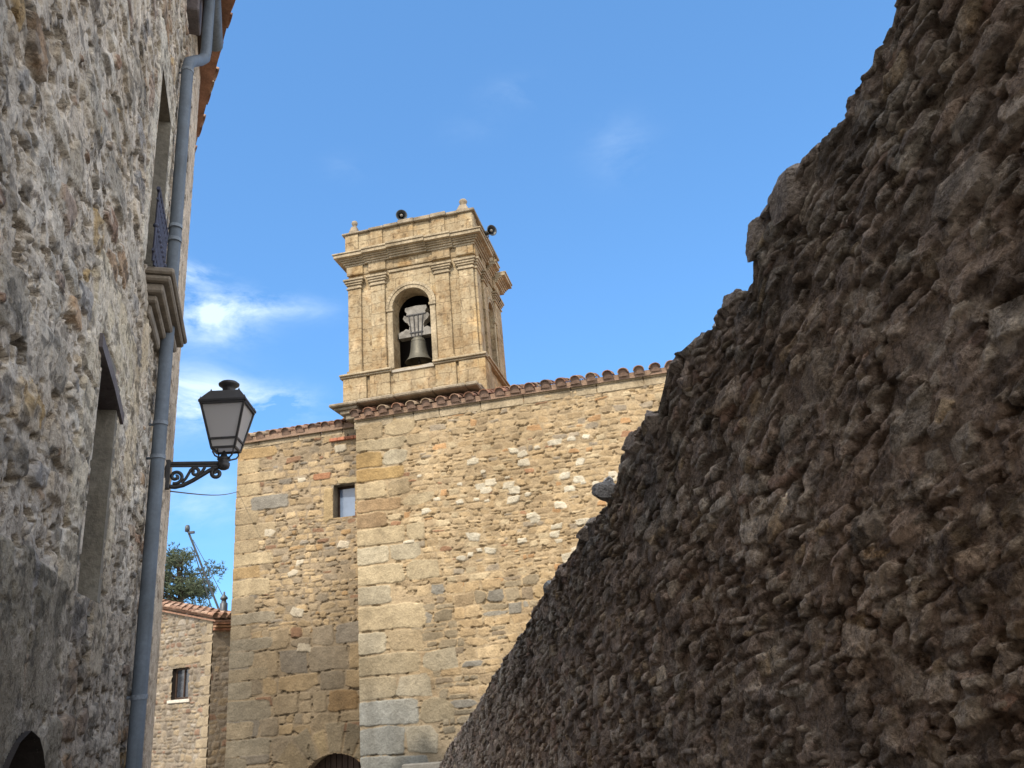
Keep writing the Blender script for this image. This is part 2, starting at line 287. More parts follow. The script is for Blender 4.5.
# ---------------------------------------------------------------- stone height field
class Field:
    "a masonry face: grid in (u along, v up) with a relief h toward the viewer and a colour for every stone"
    def __init__(s, us, vs, mortar, seed, warp=(.05, .03), wfreq=2.2):
        s.us = np.array(us); s.vs = np.array(vs); s.seed = seed
        s.U, s.V = np.meshgrid(s.us, s.vs); sh = s.U.shape
        s.WU = s.U + warp[0] * 2 * (fbm(s.U * wfreq, s.V * wfreq, seed + 50, 3)); s.WV = s.V + warp[1] * 2 * (fbm(s.U * wfreq, s.V * wfreq, seed + 60, 3))
        s.edge = fbm(s.U * 14, s.V * 14, seed + 70, 3)
        s.H = np.zeros(sh); s.C = np.ones(sh + (3,)) * np.array(mortar); s.rng = random.Random(seed)
        s.M = np.zeros(sh); s.chisel = True
    def window(s, u0, u1, v0, v1):
        i0, i1 = np.searchsorted(s.us, (u0, u1)); j0, j1 = np.searchsorted(s.vs, (v0, v1)); return slice(j0, j1), slice(i0, i1)
    def stamp(s, cu, cv, a, b, prot, col, th=0, p=4, irr=.08, edge=.12, dome=.25, tilt=.3, rag=.25):
        g = s.rng; r = max(a, b) * 1.5 + .12
        if r <= 0: return
        sl = s.window(cu - r, cu + r, cv - r, cv + r)
        U = s.WU[sl] - cu; V = s.WV[sl] - cv
        if U.size == 0: return
        c, d = math.cos(th), math.sin(th); x = U * c + V * d; y = -U * d + V * c
        if s.chisel and p < 6.5:      # split stone: straight broken edges, flat facets
            X = x / a; Y = y / b; q = None
            for k in range(4):
                t = k * math.pi / 2 + g.gauss(0, .07 + irr); e = (X * math.cos(t) + Y * math.sin(t)) / (1 - g.random() * irr * 1.6)
                q = e if q is None else np.maximum(q, e)
            for k in range(4):
                if g.random() < .75:
                    t = (k + .5) * math.pi / 2 + g.gauss(0, .3); q = np.maximum(q, (X * math.cos(t) + Y * math.sin(t)) / g.uniform(.88, 1.3))
            q = q + rag * .5 * s.edge[sl]; m = sstep((1 - q) / (edge * .8))
            pl = None; lim = prot * .9
            for k in range(3):
                t = g.random() * 6.3; sl2 = g.uniform(.1, .55) * tilt * 1.6; e = (x * math.cos(t) + y * math.sin(t)) * sl2 + g.uniform(0, .3) * prot
                pl = e if pl is None else np.minimum(pl, e)
            h = prot + np.clip(pl, -lim, lim) * 1. - prot * dome * .5 * np.clip(q, 0, 1) ** 3
        else:
            X = np.abs(x / a) + 1e-9; Y = np.abs(y / b) + 1e-9; phi = np.arctan2(y / b, x / a)
            rr = (X ** p + Y ** p) ** (1 / p)
            q = rr / (1 + irr * (np.sin(2 * phi + g.random() * 6.3) + .8 * np.sin(3 * phi + g.random() * 6.3) + .6 * np.sin(5 * phi + g.random() * 6.3))) + rag * s.edge[sl]
            m = sstep((1 - q) / edge)
            tx, ty = (g.random() - .5) * tilt, (g.random() - .5) * tilt
            h = prot * (1 - dome * np.clip(q, 0, 1) ** 2) + (x * tx + y * ty)
        s.H[sl] = s.H[sl] * (1 - m) + h * m
        mc = sstep((1 - q) / (edge * .5))[..., None]
        s.C[sl] = s.C[sl] * (1 - mc) + np.array(col) * mc; s.M[sl] = np.maximum(s.M[sl], m)
    def rows(s, u0, u1, v0, v1, hr, wr, prot, pal, joint=.012, split=.25, skip=0., inside=None, p=(3, 6), irr=.08, edge=.12, dome=.25, tilt=.3, rot=.06, rag=.25, hfun=None):
        g = s.rng; v = v0
        while v < v1:
            h = g.uniform(*hr)
            if hfun: h *= hfun(v)
            u = u0 - g.random() * .2
            while u < u1:
                w = g.uniform(*wr) * (.6 + .4 * g.random()) * (h / (sum(hr) / 2)) ** .5
                cells = [(u, v, w, h)]
                if g.random() < split and h > hr[0] * 1.1:
                    k = g.uniform(.38, .62); cells = [(u, v, w, h * k), (u, v + h * k, w, h * (1 - k))]
                    if g.random() < .5: ww = w * g.uniform(.4, .6); cells = [(u, v, w, h * k), (u, v + h * k, ww, h * (1 - k)), (u + ww, v + h * k, w - ww, h * (1 - k))]
                for (cu, cv, cw, chh) in cells:
                    if g.random() < skip or cw < joint * 3 or chh < joint * 2.5: continue
                    mu, mv = cu + cw / 2, cv + chh / 2
                    if inside and not inside(mu, mv): continue
                    col = pick(g, pal); sh = g.uniform(.82, 1.16)
                    s.stamp(mu, mv, cw / 2 - joint / 2, chh / 2 - joint / 2, g.uniform(*prot), [k2 * sh for k2 in col], g.uniform(-rot, rot), g.uniform(*p), irr, edge, dome, tilt, rag)
                u += w
            v += h
    def mesh(s, name, material, O, t, n, parent, hole=None, top=None, cap=None, depth_edge=None, kind=None, shape=None, label=None):
        "O origin, t tangent, n normal toward viewer"
        U, V, H = s.U, s.V, s.H
        Z = V if shape is None else shape(U, V)
        P = O + U[..., None] * t + H[..., None] * n + Z[..., None] * np.array([0, 0, 1.])
        C = s.C
        if cap is not None:      # rows that roll over the top and back
            k = len(cap); top_ = P[-1]; topc = C[-1]; rowsP = []; rowsC = []
            for (back, dz) in cap:
                f = fbm(s.us * 9, np.full_like(s.us, back * 9.), s.seed + 90, 3)
                rowsP.append(top_ - n * (back + H[-1][:, None] * min(1, back * 8)) + np.array([0, 0, 1.]) * (dz + f[:, None] * .10 * (back > .02))); rowsC.append(topc)
            P = np.concatenate([P, np.array(rowsP)]); C = np.concatenate([C, np.array(rowsC)])
        nr, nc = P.shape[:2]
        idx = np.arange(nr * nc).reshape(nr, nc)
        q = np.stack([idx[:-1, :-1], idx[:-1, 1:], idx[1:, 1:], idx[1:, :-1]], -1).reshape(-1, 4)
        # orientation so that the normal is n
        e = np.cross(t, np.array([0, 0, 1.]))
        if e @ n < 0: q = q[:, ::-1]
        if hole is not None:
            uc = np.zeros(nr * nc); vc = np.zeros(nr * nc); uc[:U.size] = U.ravel(); vc[:U.size] = Z.ravel()
            a = uc[q].mean(1); b = vc[q].mean(1); keep = ~hole(a, b); q = q[keep]
        Pw = P.reshape(-1, 3)
        M = np.array(inv_of(parent)) if parent is not None else np.eye(4)
        Pw = Pw @ M[:3, :3].T + M[:3, 3]
        me = bpy.data.meshes.new(name); me.vertices.add(len(Pw)); me.vertices.foreach_set('co', Pw.astype(np.float32).ravel())
        me.loops.add(q.size); me.loops.foreach_set('vertex_index', q.astype(np.int32).ravel())
        me.polygons.add(len(q)); me.polygons.foreach_set('loop_start', np.arange(0, q.size, 4, dtype=np.int32))
        me.polygons.foreach_set('use_smooth', np.ones(len(q), bool)); me.update(calc_edges=True)
        ca = me.color_attributes.new('Col', 'FLOAT_COLOR', 'POINT'); c4 = np.ones((len(Pw), 4), np.float32); c4[:, :3] = C.reshape(-1, 3); ca.data.foreach_set('color', c4.ravel())
        me.materials.append(material)
        o = bpy.data.objects.new(name, me); COL.objects.link(o)
        if parent is not None: o.parent = parent
        if kind: o['kind'] = kind
        if label: o['label'] = label
        return o
def shade(g, col, a, b):
    k = g.uniform(a, b); return [c * k for c in col]
def pick(g, pal):
    t = sum(k for k, c in pal); x = g.random() * t
    for k, c in pal:
        x -= k
        if x <= 0: return c
    return pal[-1][1]

def spaced(*seg):
    out = []
    for a, b, d in seg: out += list(np.arange(a, b, d))
    return np.array(out)

# ---------------------------------------------------------------- ground
def ground_z(y): return np.where(y < 0, -.02 * y * 0, np.where(y < 12, -.165 * y, -1.98))
def make_ground():
    xs = [-1500, -300, -60, -30, -20, -12, -8, -5, -3, -1.5, 0, 1.5, 3, 5, 8, 12, 20, 30, 60, 300, 1500]; ys = [-1500, -300, -60, -20, -8, -3, 0, 1, 2, 3, 4, 5, 6, 7, 8, 9, 10, 11, 12, 14, 18, 25, 40, 80, 300, 1500]
    b = MB(); V = []
    for y in ys:
        for x in xs: V.append((x, y, float(ground_z(y)) - .05))
    n = len(xs); b.add(V, [(j * n + i, j * n + i + 1, (j + 1) * n + i + 1, (j + 1) * n + i) for j in range(len(ys) - 1) for i in range(n - 1)], True)
    b.build('ground', M_ground, kind='structure')
make_ground()
def make_street():
    us = np.arange(-2.6, 2.2, .03); vs = np.arange(-3, 13.2, .03)
    f = Field(us, vs, (.27, .24, .20), 5, (.03, .03))
    f.rows(-2.6, 2.2, -3, 13.2, (.12, .2), (.14, .3), (.015, .03), [(3, (.34, .30, .25)), (2, (.38, .34, .28)), (1, (.28, .26, .23))], joint=.02)
    # lies in the plane of the lane, which runs downhill between the two walls
    U, V = f.U, f.V; X = -.15 + U - V * .30; Y = V; Z = ground_z(Y) + f.H
    b = MB(); nr, nc = U.shape
    b.v = list(zip(X.ravel(), Y.ravel(), Z.ravel())); b.c = [tuple(c) for c in f.C.reshape(-1, 3)]
    b.f = [(j * nc + i, j * nc + i + 1, (j + 1) * nc + i + 1, (j + 1) * nc + i) for j in range(nr - 1) for i in range(nc - 1)]; b.sm = [True] * len(b.f)
    b.build('street', M_street, kind='structure')
make_street()

# ---------------------------------------------------------------- tiled roofs
def tiles(b, O, t, up, n_tiles, courses, spacing=.23, rad=.085, length=.42, g=None, th=.014, first_jit=.02, pal=None):
    "O: eave start, t: unit along the eave, up: unit up the slope. Covers convex up, pans between."
    g = g or random.Random(3); O = Vector(O); t = Vector(t); up = Vector(up); nrm = t.cross(up); 
    if nrm.z < 0: nrm = -nrm
    pal = pal or [(3, (.28, .155, .105)), (2, (.32, .205, .145)), (2, (.23, .125, .085)), (1.5, (.35, .27, .19)), (1, (.15, .10, .075))]
    K = 7; ex = 0
    for i in range(n_tiles):
        for pan in (1, 0):
            for c in range(courses):
                col = pick(g, pal); sh = g.uniform(.75, 1.2); b.col = tuple(k * sh for k in col)
                base = O + t * (spacing * (i + (.5 if pan else 0)) + g.uniform(-.012, .012)) + up * (c * length * .72 + (g.uniform(-first_jit, first_jit) if c == 0 else 0) + (.07 if pan else .0)) + nrm * (.012 * c * 0 + (.0 if pan else rad * .42) + g.uniform(-.006, .006))
                r0, r1 = (rad, rad * .82) if not pan else (rad * .82, rad)
                tw = t + up * g.uniform(-.05, .05); upp = (up + t * g.uniform(-.03, .03)); lift = nrm * (.022)
                V = []
                for s_, rr, li in ((0, r0, lift), (1, r1, Vector((0, 0, 0)))):
                    for off in (0, th):
                        for k in range(K + 1):
                            a = math.pi * k / K; z = math.sin(a) * (rr - off); x = math.cos(a) * (rr - off)
                            if pan: z = -z + 0
                            V.append(base + upp * (s_ * length) + tw * x + nrm * (z * .85) + li)
                n1 = K + 1; Fc = []
                for k in range(K):
                    Fc.append((k, k + 1, 2 * n1 + k + 1, 2 * n1 + k)); Fc.append((n1 + k, 3 * n1 + k, 3 * n1 + k + 1, n1 + k + 1)); Fc.append((k, n1 + k, n1 + k + 1, k + 1)); Fc.append((2 * n1 + k, 2 * n1 + k + 1, 3 * n1 + k + 1, 3 * n1 + k))
                b.add(V, Fc, False)
                if not pan and c == 0:
                    b.col = tuple(shade(g, (.19, .13, .10), .75, 1.1)); q = base + upp * .035 + lift
                    b.add([q + tw * (math.cos(math.pi * k / K) * (r0 - th)) + nrm * (math.sin(math.pi * k / K) * (r0 - th) * .85) for k in range(K + 1)] + [q - tw * (r0 - th) - nrm * .07, q + tw * (r0 - th) - nrm * .07], [tuple(range(K + 3))])
    b.col = (1, 1, 1)

# ================================================================ LEFT HOUSE
LA = -19.366
Lt = np.array([math.sin(R(LA)), math.cos(R(LA)), 0.]); Ln = np.array([Lt[1], -Lt[0], 0.]); LO = np.array([-.585, -.2056, 0.])
def LP(u, off, z): return LO + Lt * u + Ln * off + np.array([0, 0, z])
LF = (LO, Lt, -Ln, np.array([0, 0, 1.]))        # local x=u, y=into wall, z
house = empty('stone_house', LP(3, 0, 0), 0, 'tall house of rough grey rubble with a grey drainpipe, filling the left edge', 'house')
def left_wall():
    us = spaced((.5, 1.6, .012), (1.6, 3.6, .0055), (3.6, 5.2, .007), (5.2, 6.26, .009)); vs = np.arange(.6, 7.02, .0065)
    f = Field(us, vs, (.53, .465, .385), 11, (.05, .045), 2.6)
    pal = [(4, (.46, .41, .34)), (3, (.38, .34, .28)), (3, (.52, .45, .36)), (1.5, (.30, .20, .14)), (1.4, (.40, .28, .18)), (1.2, (.33, .31, .29)), (1.5, (.60, .55, .47)), (.5, (.46, .33, .17))]
    f.H += .010 * fbm(f.U * 5, f.V * 5, 300, 4) * 2
    f.H -= .006
    f.rows(.5, 6.3, .6, 7.1, (.11, .26), (.18, .60), (.010, .030), pal, joint=.036, split=.4, skip=.06, p=(2.6, 5), irr=.14, edge=.13, dome=.3, tilt=.22, rot=.14, rag=.6)
    # small pinning stones between
    g = f.rng
    for k in range(700):
        cu, cv = g.uniform(.5, 6.2), g.uniform(.6, 7.0); a = g.uniform(.02, .045)
        f.stamp(cu, cv, a, a * g.uniform(.4, .8), g.uniform(.01, .03), shade(g, pick(g, pal), .8, 1.1), g.uniform(-.4, .4), 2.6, .15, .3, .5, .3, .5)
    # lime wash: mortar smeared over the stones
    sm = sstep((fbm(f.U * 3.1, f.V * 2.6, 330, 4) + .02) / .12)[..., None]
    f.C = f.C * (1 - sm * .3) + np.array((.52, .48, .42)) * sm * .3
    f.H *= 1 - .2 * sm[..., 0]
    # dressed stones around the openings, quoins at the corner, plastered arch surround
    dress = [(.54, .47, .36), (.50, .44, .35), (.58, .52, .42)]
    def blk(u0, u1, z0, z1, prot=.03, c=None): f.stamp((u0 + u1) / 2, (z0 + z1) / 2, (u1 - u0) / 2, (z1 - z0) / 2, prot, c or g.choice(dress), 0, 9, .012, .06, .03, .02, .06)
    z = .6
    k = 0
    while z < 6.95:
        h = g.uniform(.26, .36); w_ = .34 if k % 2 else .52; blk(6.27 - w_, 6.3, z + .008, z + h - .008, .012 + .008 * g.random(), [(.56, .48, .37), (.52, .45, .36), (.58, .49, .38)][k % 3]); z += h; k += 1
    for (ua, ub) in ((3.93, 4.10), (4.60, 4.78)):
        z = 3.86
        while z < 5.25:
            h = g.uniform(.24, .42); e = g.uniform(-.02, .03); blk(ua - (e if ua < 4.3 else 0), ub + (e if ua > 4.3 else 0), z + .004, min(z + h, 5.3) - .004, .022, (.56, .52, .44)); z += h
    blk(3.9, 4.8, 5.18, 5.45, .026, (.55, .51, .43))
    for (ua, ub) in ((3.02, 3.24), (3.69, 3.92)):
        z = 1.7
        while z < 2.95:
            h = g.uniform(.22, .45); blk(ua - g.uniform(0, .05), ub, z + .004, z + h - .004, .02, (.56, .49, .38)); z += h
    blk(3.0, 4.15, 3.02, 3.34, .02, (.58, .50, .37)); blk(4.1, 4.4, 2.55, 3.3, .016, (.57, .48, .35)); blk(4.3, 4.52, 3.2, 3.75, .015, (.58, .49, .36))
    # broad dressed stones round the arch
    for (ua, ub, za, zb) in ((1.9, 2.66, 1.45, 2.05), (2.68, 3.14, 1.60, 2.02), (2.93, 3.3, .9, 1.58), (1.9, 2.5, .8, 1.44), (1.2, 1.88, .9, 1.9)): blk(ua, ub, za, zb, .02, (.33, .295, .23))
    # roughness
    f.H += .010 * fbm(f.U * 22, f.V * 22, 340, 3) * (1 - .3 * f.M) + .016 * (ridged(f.U * 9, f.V * 12, 350, 3) - .5) * (.4 + .6 * sstep(fbm(f.U * 2, f.V * 2, 360) * 4 + .5)) 
    pit = sstep((fbm(f.U * 16, f.V * 22, 370, 3) - .17) / .05); f.H -= .022 * pit * (1 - .5 * f.M); f.H += .02 * (np.abs(fbm(f.U * 10, f.V * 16, 375, 4)) * 2 - .2)
    f.C *= (1 + .5 * fbm(f.U * 7, f.V * 7, 380, 4))[..., None]
    for (u0, u1, z0, z1) in ((4.10, 4.60, 3.87, 5.18), (3.27, 3.68, 2.0, 2.84)):      # flat margin round each opening
        dd = np.maximum(np.maximum(u0 - f.U, f.U - u1), np.maximum(z0 - f.V, f.V - z1)); k = sstep(1 - dd / .05); f.H = f.H * (1 - k) + .0 + .019 * k
    dd = np.abs(np.abs(f.U - 2.77) - .70 * np.sqrt(np.clip(1.545 - f.V, 0, 1))); k = sstep(1 - dd / .05) * (f.V < 1.62); f.H = f.H * (1 - k) + .018 * k
    lo = sstep((2.75 - f.V + .5 * fbm(f.U * 1.5, f.V * 1.5, 395, 3)) / 1.2)[..., None]; f.C *= 1 - lo * np.array((.40, .41, .41))      # darker near the street
    pl_ = sstep((1.95 - f.V + .5 * fbm(f.U * 2, f.V * 2, 396, 3)) / .2) * sstep((3.15 - f.U + .3 * fbm(f.U * 3, f.V * 3, 397, 3)) / .15); f.H = f.H * (1 - .75 * pl_) + .015 * pl_
    f.C = f.C * (1 - .6 * pl_[..., None]) + np.array((.27, .24, .19)) * .6 * pl_[..., None]
    f.H = f.H * .55 - .008
    lt = sstep((fbm(f.U * 9, f.V * 13, 398, 4) - .06) / .05)[..., None]; f.C = f.C * (1 - .5 * lt) + np.array((.68, .61, .52)) * .5 * lt * (1 - .4 * lo)
    dk = sstep((fbm(f.U * 12, f.V * 19, 399, 4) - .10) / .04)[..., None]; f.C *= 1 - .5 * dk
    k = sstep((f.U - 5.72) / .1); f.H = f.H * (1 - .75 * k) + .0 * k
    f.C = f.C * (1 - .6 * k[..., None]) + np.array((.56, .47, .37)) * .6 * k[..., None]
    f.H -= .03 * sstep((fbm(f.U * 20, f.V * 26, 390, 3) - .12) / .05) * (1 - f.M) * (1 - k)
    def hole(u, z):
        a = (u > 4.10) & (u < 4.60) & (z > 3.87) & (z < 5.18)
        top = 2.93 - (u - 3.27) * .15
        b_ = (u > 3.27) & (u < 3.68) & (z > 2.0) & (z < top)
        hw = .70 * np.sqrt(np.clip(1.545 - z, 0, 1)); c = (np.abs(u - 2.77) < np.minimum(hw, .5)) & (z < 1.545)
        return a | b_ | c
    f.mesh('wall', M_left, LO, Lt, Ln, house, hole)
left_wall()
def left_rest():
    b = MB(LF)      # unseen bulk of the house: behind the viewer, sides and back
    b.box(-3.4, .5, .0, 7, -1.5, 7.0); b.box(.5, 6.15, .5, 7, -1.5, 7.0)
    b.box(.5, 6.2, .02, .5, -1.5, .66)
    b.build('rear_wall', M_quoin, house)
    # corner return: second facade that bends away
    c = LP(6.24, 0, 0); t2 = np.array([math.sin(R(-31)), math.cos(R(-31)), 0.]); n2 = np.array([t2[1], -t2[0], 0.])
    b = MB((c, t2, -n2, np.array([0, 0, 1.]))); b.box(-.02, 2.6, .01, 5, -2, 7.0); b.build('side_wall', M_plaster, house)
    # reveals of the openings
    b = MB(LF)
    def reveal(u0, u1, z0, z1, d, th=.06):
        b.box(u0 - th, u0, .002, d, z0, z1); b.box(u1 - .004, u1 + th, -.004, d, z0, z1); b.box(u0 - th, u1 - .004, .002, d, z1, z1 + th); b.box(u0 - th, u1 - .004, .012, d, z0 - th, z0 + .004); b.box(u0 - th, u1 + th, d, d + .03, z0 - th, z1 + th)
    reveal(4.10, 4.60, 3.87, 5.18, .26); b.build('window_reveal', M_rev, house)
    b = MB(LF); reveal(3.27, 3.68, 2.0, 2.96, .26); b.build('window_reveal', M_rev, house)
    # balcony door leaves, window shutter
    b = MB(LF); b.box(4.11, 4.345, .20, .235, 3.88, 5.17); b.box(4.355, 4.59, .20, .235, 3.88, 5.17)
    for uu in (4.13, 4.375): 
        for zz in (3.93, 4.36, 4.78): b.box(uu, uu + .19, .188, .20, zz, zz + .36)
    b.build('balcony_door', M_wood, house)
    b = MB(LF); b.box(3.28, 3.67, .17, .2, 2.1, 2.94); b.box(3.28, 3.67, .15, .17, 2.1, 2.16); b.box(3.28, 3.67, .15, .17, 2.86, 2.92); b.build('shutter', M_wood, house)
    b = MB(LF); b.box(3.28, 3.67, .12, .25, 2.01, 2.1); b.build('window_sill', M_slab, house)
    # sagging timber lintel
    b = MB(LF); b.prism([(3.16, 2.935), (3.5, 2.885), (3.80, 2.815), (3.81, 2.865), (3.5, 2.94), (3.15, 2.99)], -.018, .25); b.build('lintel', M_lintel, house)
    # arch: dark tunnel and door
    b = MB(LF); b.box(2.4, 3.3, .02, .04, .2, .62); b.build('door_threshold_wall', M_quoin, house) if False else None
    pts = [(2.77 + s_ * min(.5, .70 * math.sqrt(max(0, 1.545 - z))), z) for s_, zz in ((-1, (.7, .9, 1.1, 1.25, 1.38, 1.48, 1.52, 1.545)), (1, (1.52, 1.48, 1.38, 1.25, 1.1, .9, .7))) for z in zz]
    b = MB(LF); n = len(pts); V = [(x, -.018, z) for x, z in pts] + [(x, .10, z) for x, z in pts]; b.add(V, [(i, i + n, i + 1 + n, i + 1) for i in range(n - 1)]); b.build('arch_reveal', M_dark, house)
    b = MB(LF); b.box(2.25, 3.4, .10, .14, .2, 1.7)
    for k in range(7): b.box(2.32 + k * .15, 2.46 + k * .15, .085, .10, .2, 1.68)
    b.build('door', M_wood, house)
    # moulded balcony slab
    b = MB(LF)
    for (z0, z1, o, e) in ((3.835, 3.875, .14, 0), (3.80, 3.835, .122, .02), (3.745, 3.80, .085, .06), (3.70, 3.745, .05, .10), (3.63, 3.70, .02, .13)):
        b.bbox(4.19 + e, 5.20 - e, -o, .05, z0 + .001, z1, .010)
    b.build('balcony_slab', mat('brown_grey_stone', (.23, .20, .165), nscale=(8, 60), namp=(.25, .2), bump=.5, bdist=.005, tint=(.5, .45, .4), tamt=.7, tscale=6), house)
    # railing across the balcony door
    b = MB(LF)
    b.tube([(4.10, -.035, 4.33), (4.62, -.035, 4.33)], .011, 8); b.tube([(4.10, -.035, 3.93), (4.62, -.035, 3.93)], .009, 8); b.tube([(4.10, -.035, 4.26), (4.62, -.035, 4.26)], .007, 8)
    for k in range(9):
        u = 4.13 + k * .058; b.tube([(u, -.035, 3.875), (u, -.035, 4.33)], .0075, 6)
        b.lathe([(0, -.018), (.014, -.008), (.016, 0), (.014, .008), (0, .018)], (u, -.035, 4.1), 8)
    b.build('railing', M_rail, house)
    # downpipe with joints and swan neck, gutter
    b = MB(LF)
    pipe = [(4.86, -.055, -1.3), (4.86, -.055, 2.5), (4.84, -.055, 4.3), (4.80, -.055, 5.83), (4.82, -.06, 5.90), (4.88, -.085, 5.97), (4.98, -.12, 6.08), (5.04, -.14, 6.16), (5.06, -.145, 6.26), (5.06, -.145, 6.86)]
    b.tube(pipe, .040, 16); dp = b.build('drainpipe', M_zinc, house)
    for z in (1.62, 2.95, 3.16, 4.42, 4.52, 5.80):
        u = 4.86 - max(0, z - 2.5) * .018; b = MB(LF); b.tube([(u, -.055, z - .012), (u, -.055, z + .012)], .0435, 16); b.tube([(u + .02, -.05, z), (u + .03, .03, z)], .008, 6); b.build('pipe_joint', mat('pale_zinc', (.17, .20, .24), .6, nscale=(20, 80), namp=(.3, .2), bump=.2, bdist=.001) if 'pale_zinc' not in bpy.data.materials else bpy.data.materials['pale_zinc'], dp)
    b = MB(LF); V = []
    n = 10; us_ = (1, 3, 5.4, 5.72)
    for u in us_:
        for rr in (.068, .060):
            for k in range(n + 1):
                a = math.pi + math.pi * k / n; V.append((u, -.15 + math.cos(a) * rr, 6.93 + math.sin(a) * rr))
    m1 = n + 1; Fc = []
    for i in range(len(us_) - 1):
        for k in range(n):
            o0 = i * 2 * m1; o1 = (i + 1) * 2 * m1; Fc.append((o0 + k, o0 + k + 1, o1 + k + 1, o1 + k)); Fc.append((o0 + m1 + k, o1 + m1 + k, o1 + m1 + k + 1, o0 + m1 + k + 1))
    b.add(V, Fc, True); b.add([V[(len(us_) - 1) * 2 * m1 + k] for k in range(m1)], [tuple(range(m1))]); b.build('gutter', M_zinc, house)
    # eave boards on rafters
    b = MB(LF); b.box(-3.4, 5.95, -.11, .5, 7.02, 7.05); b.build('eave_board', M_wood, house)
    for k in range(6):
        u = 5.02 - k * .62; b = MB(LF); b.bbox(u - .06, u + .22, -.08, .12, 6.55, 7.0, .01); b.build('corbel', M_lintel, house)
    # roof: street slope, then the slope of the bent facade
    g = random.Random(5)
    b = MB(); a = R(17); up = Vector(-Ln) * math.cos(a) + Vector((0, 0, math.sin(a)))
    e0 = Vector(LP(-2, .30, 7.07)); tiles(b, e0, Vector(Lt), up, 31, 3, spacing=.235, g=g)
    b.build('roof_tiles', M_tile, house)
    b = MB(LF); zt = 7.03 + 6.9 * math.tan(a)
    b.add([(-3.5, -.1, 7.06), (5.5, -.1, 7.06), (4.5, 3.6, 7.06 + 3.7 * math.tan(a)), (-3.5, 3.6, 7.06 + 3.7 * math.tan(a)), (-3.5, 7.2, 7.06), (5.5, 7.2, 7.06)], [(0, 1, 2, 3), (3, 2, 5, 4)]); b.build('roof', M_tile, house)
    b = MB(); t2v = Vector(t2); n2v = Vector(n2)
    p0 = Vector((-2.035, 4.87, 7.09)); e = t2v; up2 = -n2v * math.cos(a) + Vector((0, 0, math.sin(a)))
    tiles(b, p0 - e * .9, e, up2, 21, 3, spacing=.18, g=g, first_jit=.02, rad=.085)
    b.build('roof_tiles', M_tile, house)
    b = MB((np.array(p0), t2, -n2, np.array([0, 0, 1.]))); ta = math.tan(a); b.col = (.34, .18, .115)
    b.add([(-.9, .0, -.03), (3.0, .0, -.03), (3.0, 1.6, 1.55 * ta - .02), (-.9, 1.6, 1.55 * ta - .02), (-.9, .0, -.055), (3.0, .0, -.055), (3.0, 1.6, 1.55 * ta - .05), (-.9, 1.6, 1.55 * ta - .05)], [(0, 1, 2, 3), (7, 6, 5, 4), (0, 4, 5, 1)]); b.build('roof_underlay', M_tile, house)
left_rest()

# ================================================================ RIGHT WALL
RA = -15.536
Rt = np.array([math.sin(R(RA)), math.cos(R(RA)), 0.]); Rn = np.array([-Rt[1], Rt[0], 0.]); RO = np.array([1.5415, .4287, 0.])
def RP(u, off, z): return RO + Rt * u + Rn * off + np.array([0, 0, z])
rwall = empty('ruined_wall', RP(4, -.3, -.7), 0, 'dark crumbling rubble wall running down the right side of the lane', 'stone wall')
trace = [(.3, 3.62), (.9, 3.43), (1.328, 3.284), (1.387, 3.24), (1.445, 3.236), (1.463, 3.198), (1.518, 3.199), (1.552, 3.169), (1.60, 3.165), (1.645, 3.147), (1.719, 3.157), (1.75, 3.13), (1.843, 3.121), (1.863, 3.10), (1.911, 3.09), (2.03, 3.09), (2.116, 3.08), (2.2, 3.03), (2.255, 2.95), (2.321, 2.92), (2.40, 2.92), (2.538, 2.90), (2.60, 2.85), (2.678, 2.828), (2.915, 2.874), (3.058, 2.85), (3.12, 2.792), (3.216, 2.72), (3.40, 2.70), (3.569, 2.69), (3.744, 2.61), (3.8, 2.50), (4.0, 2.414), (4.195, 2.38), (4.521, 2.36), (4.649, 2.261), (4.942, 2.216), (5.315, 2.13), (5.5, 2.06), (5.931, 1.905), (7.167, 1.579), (7.715, 1.383), (10.104, .754), (10.914, .478), (13, -.1)]
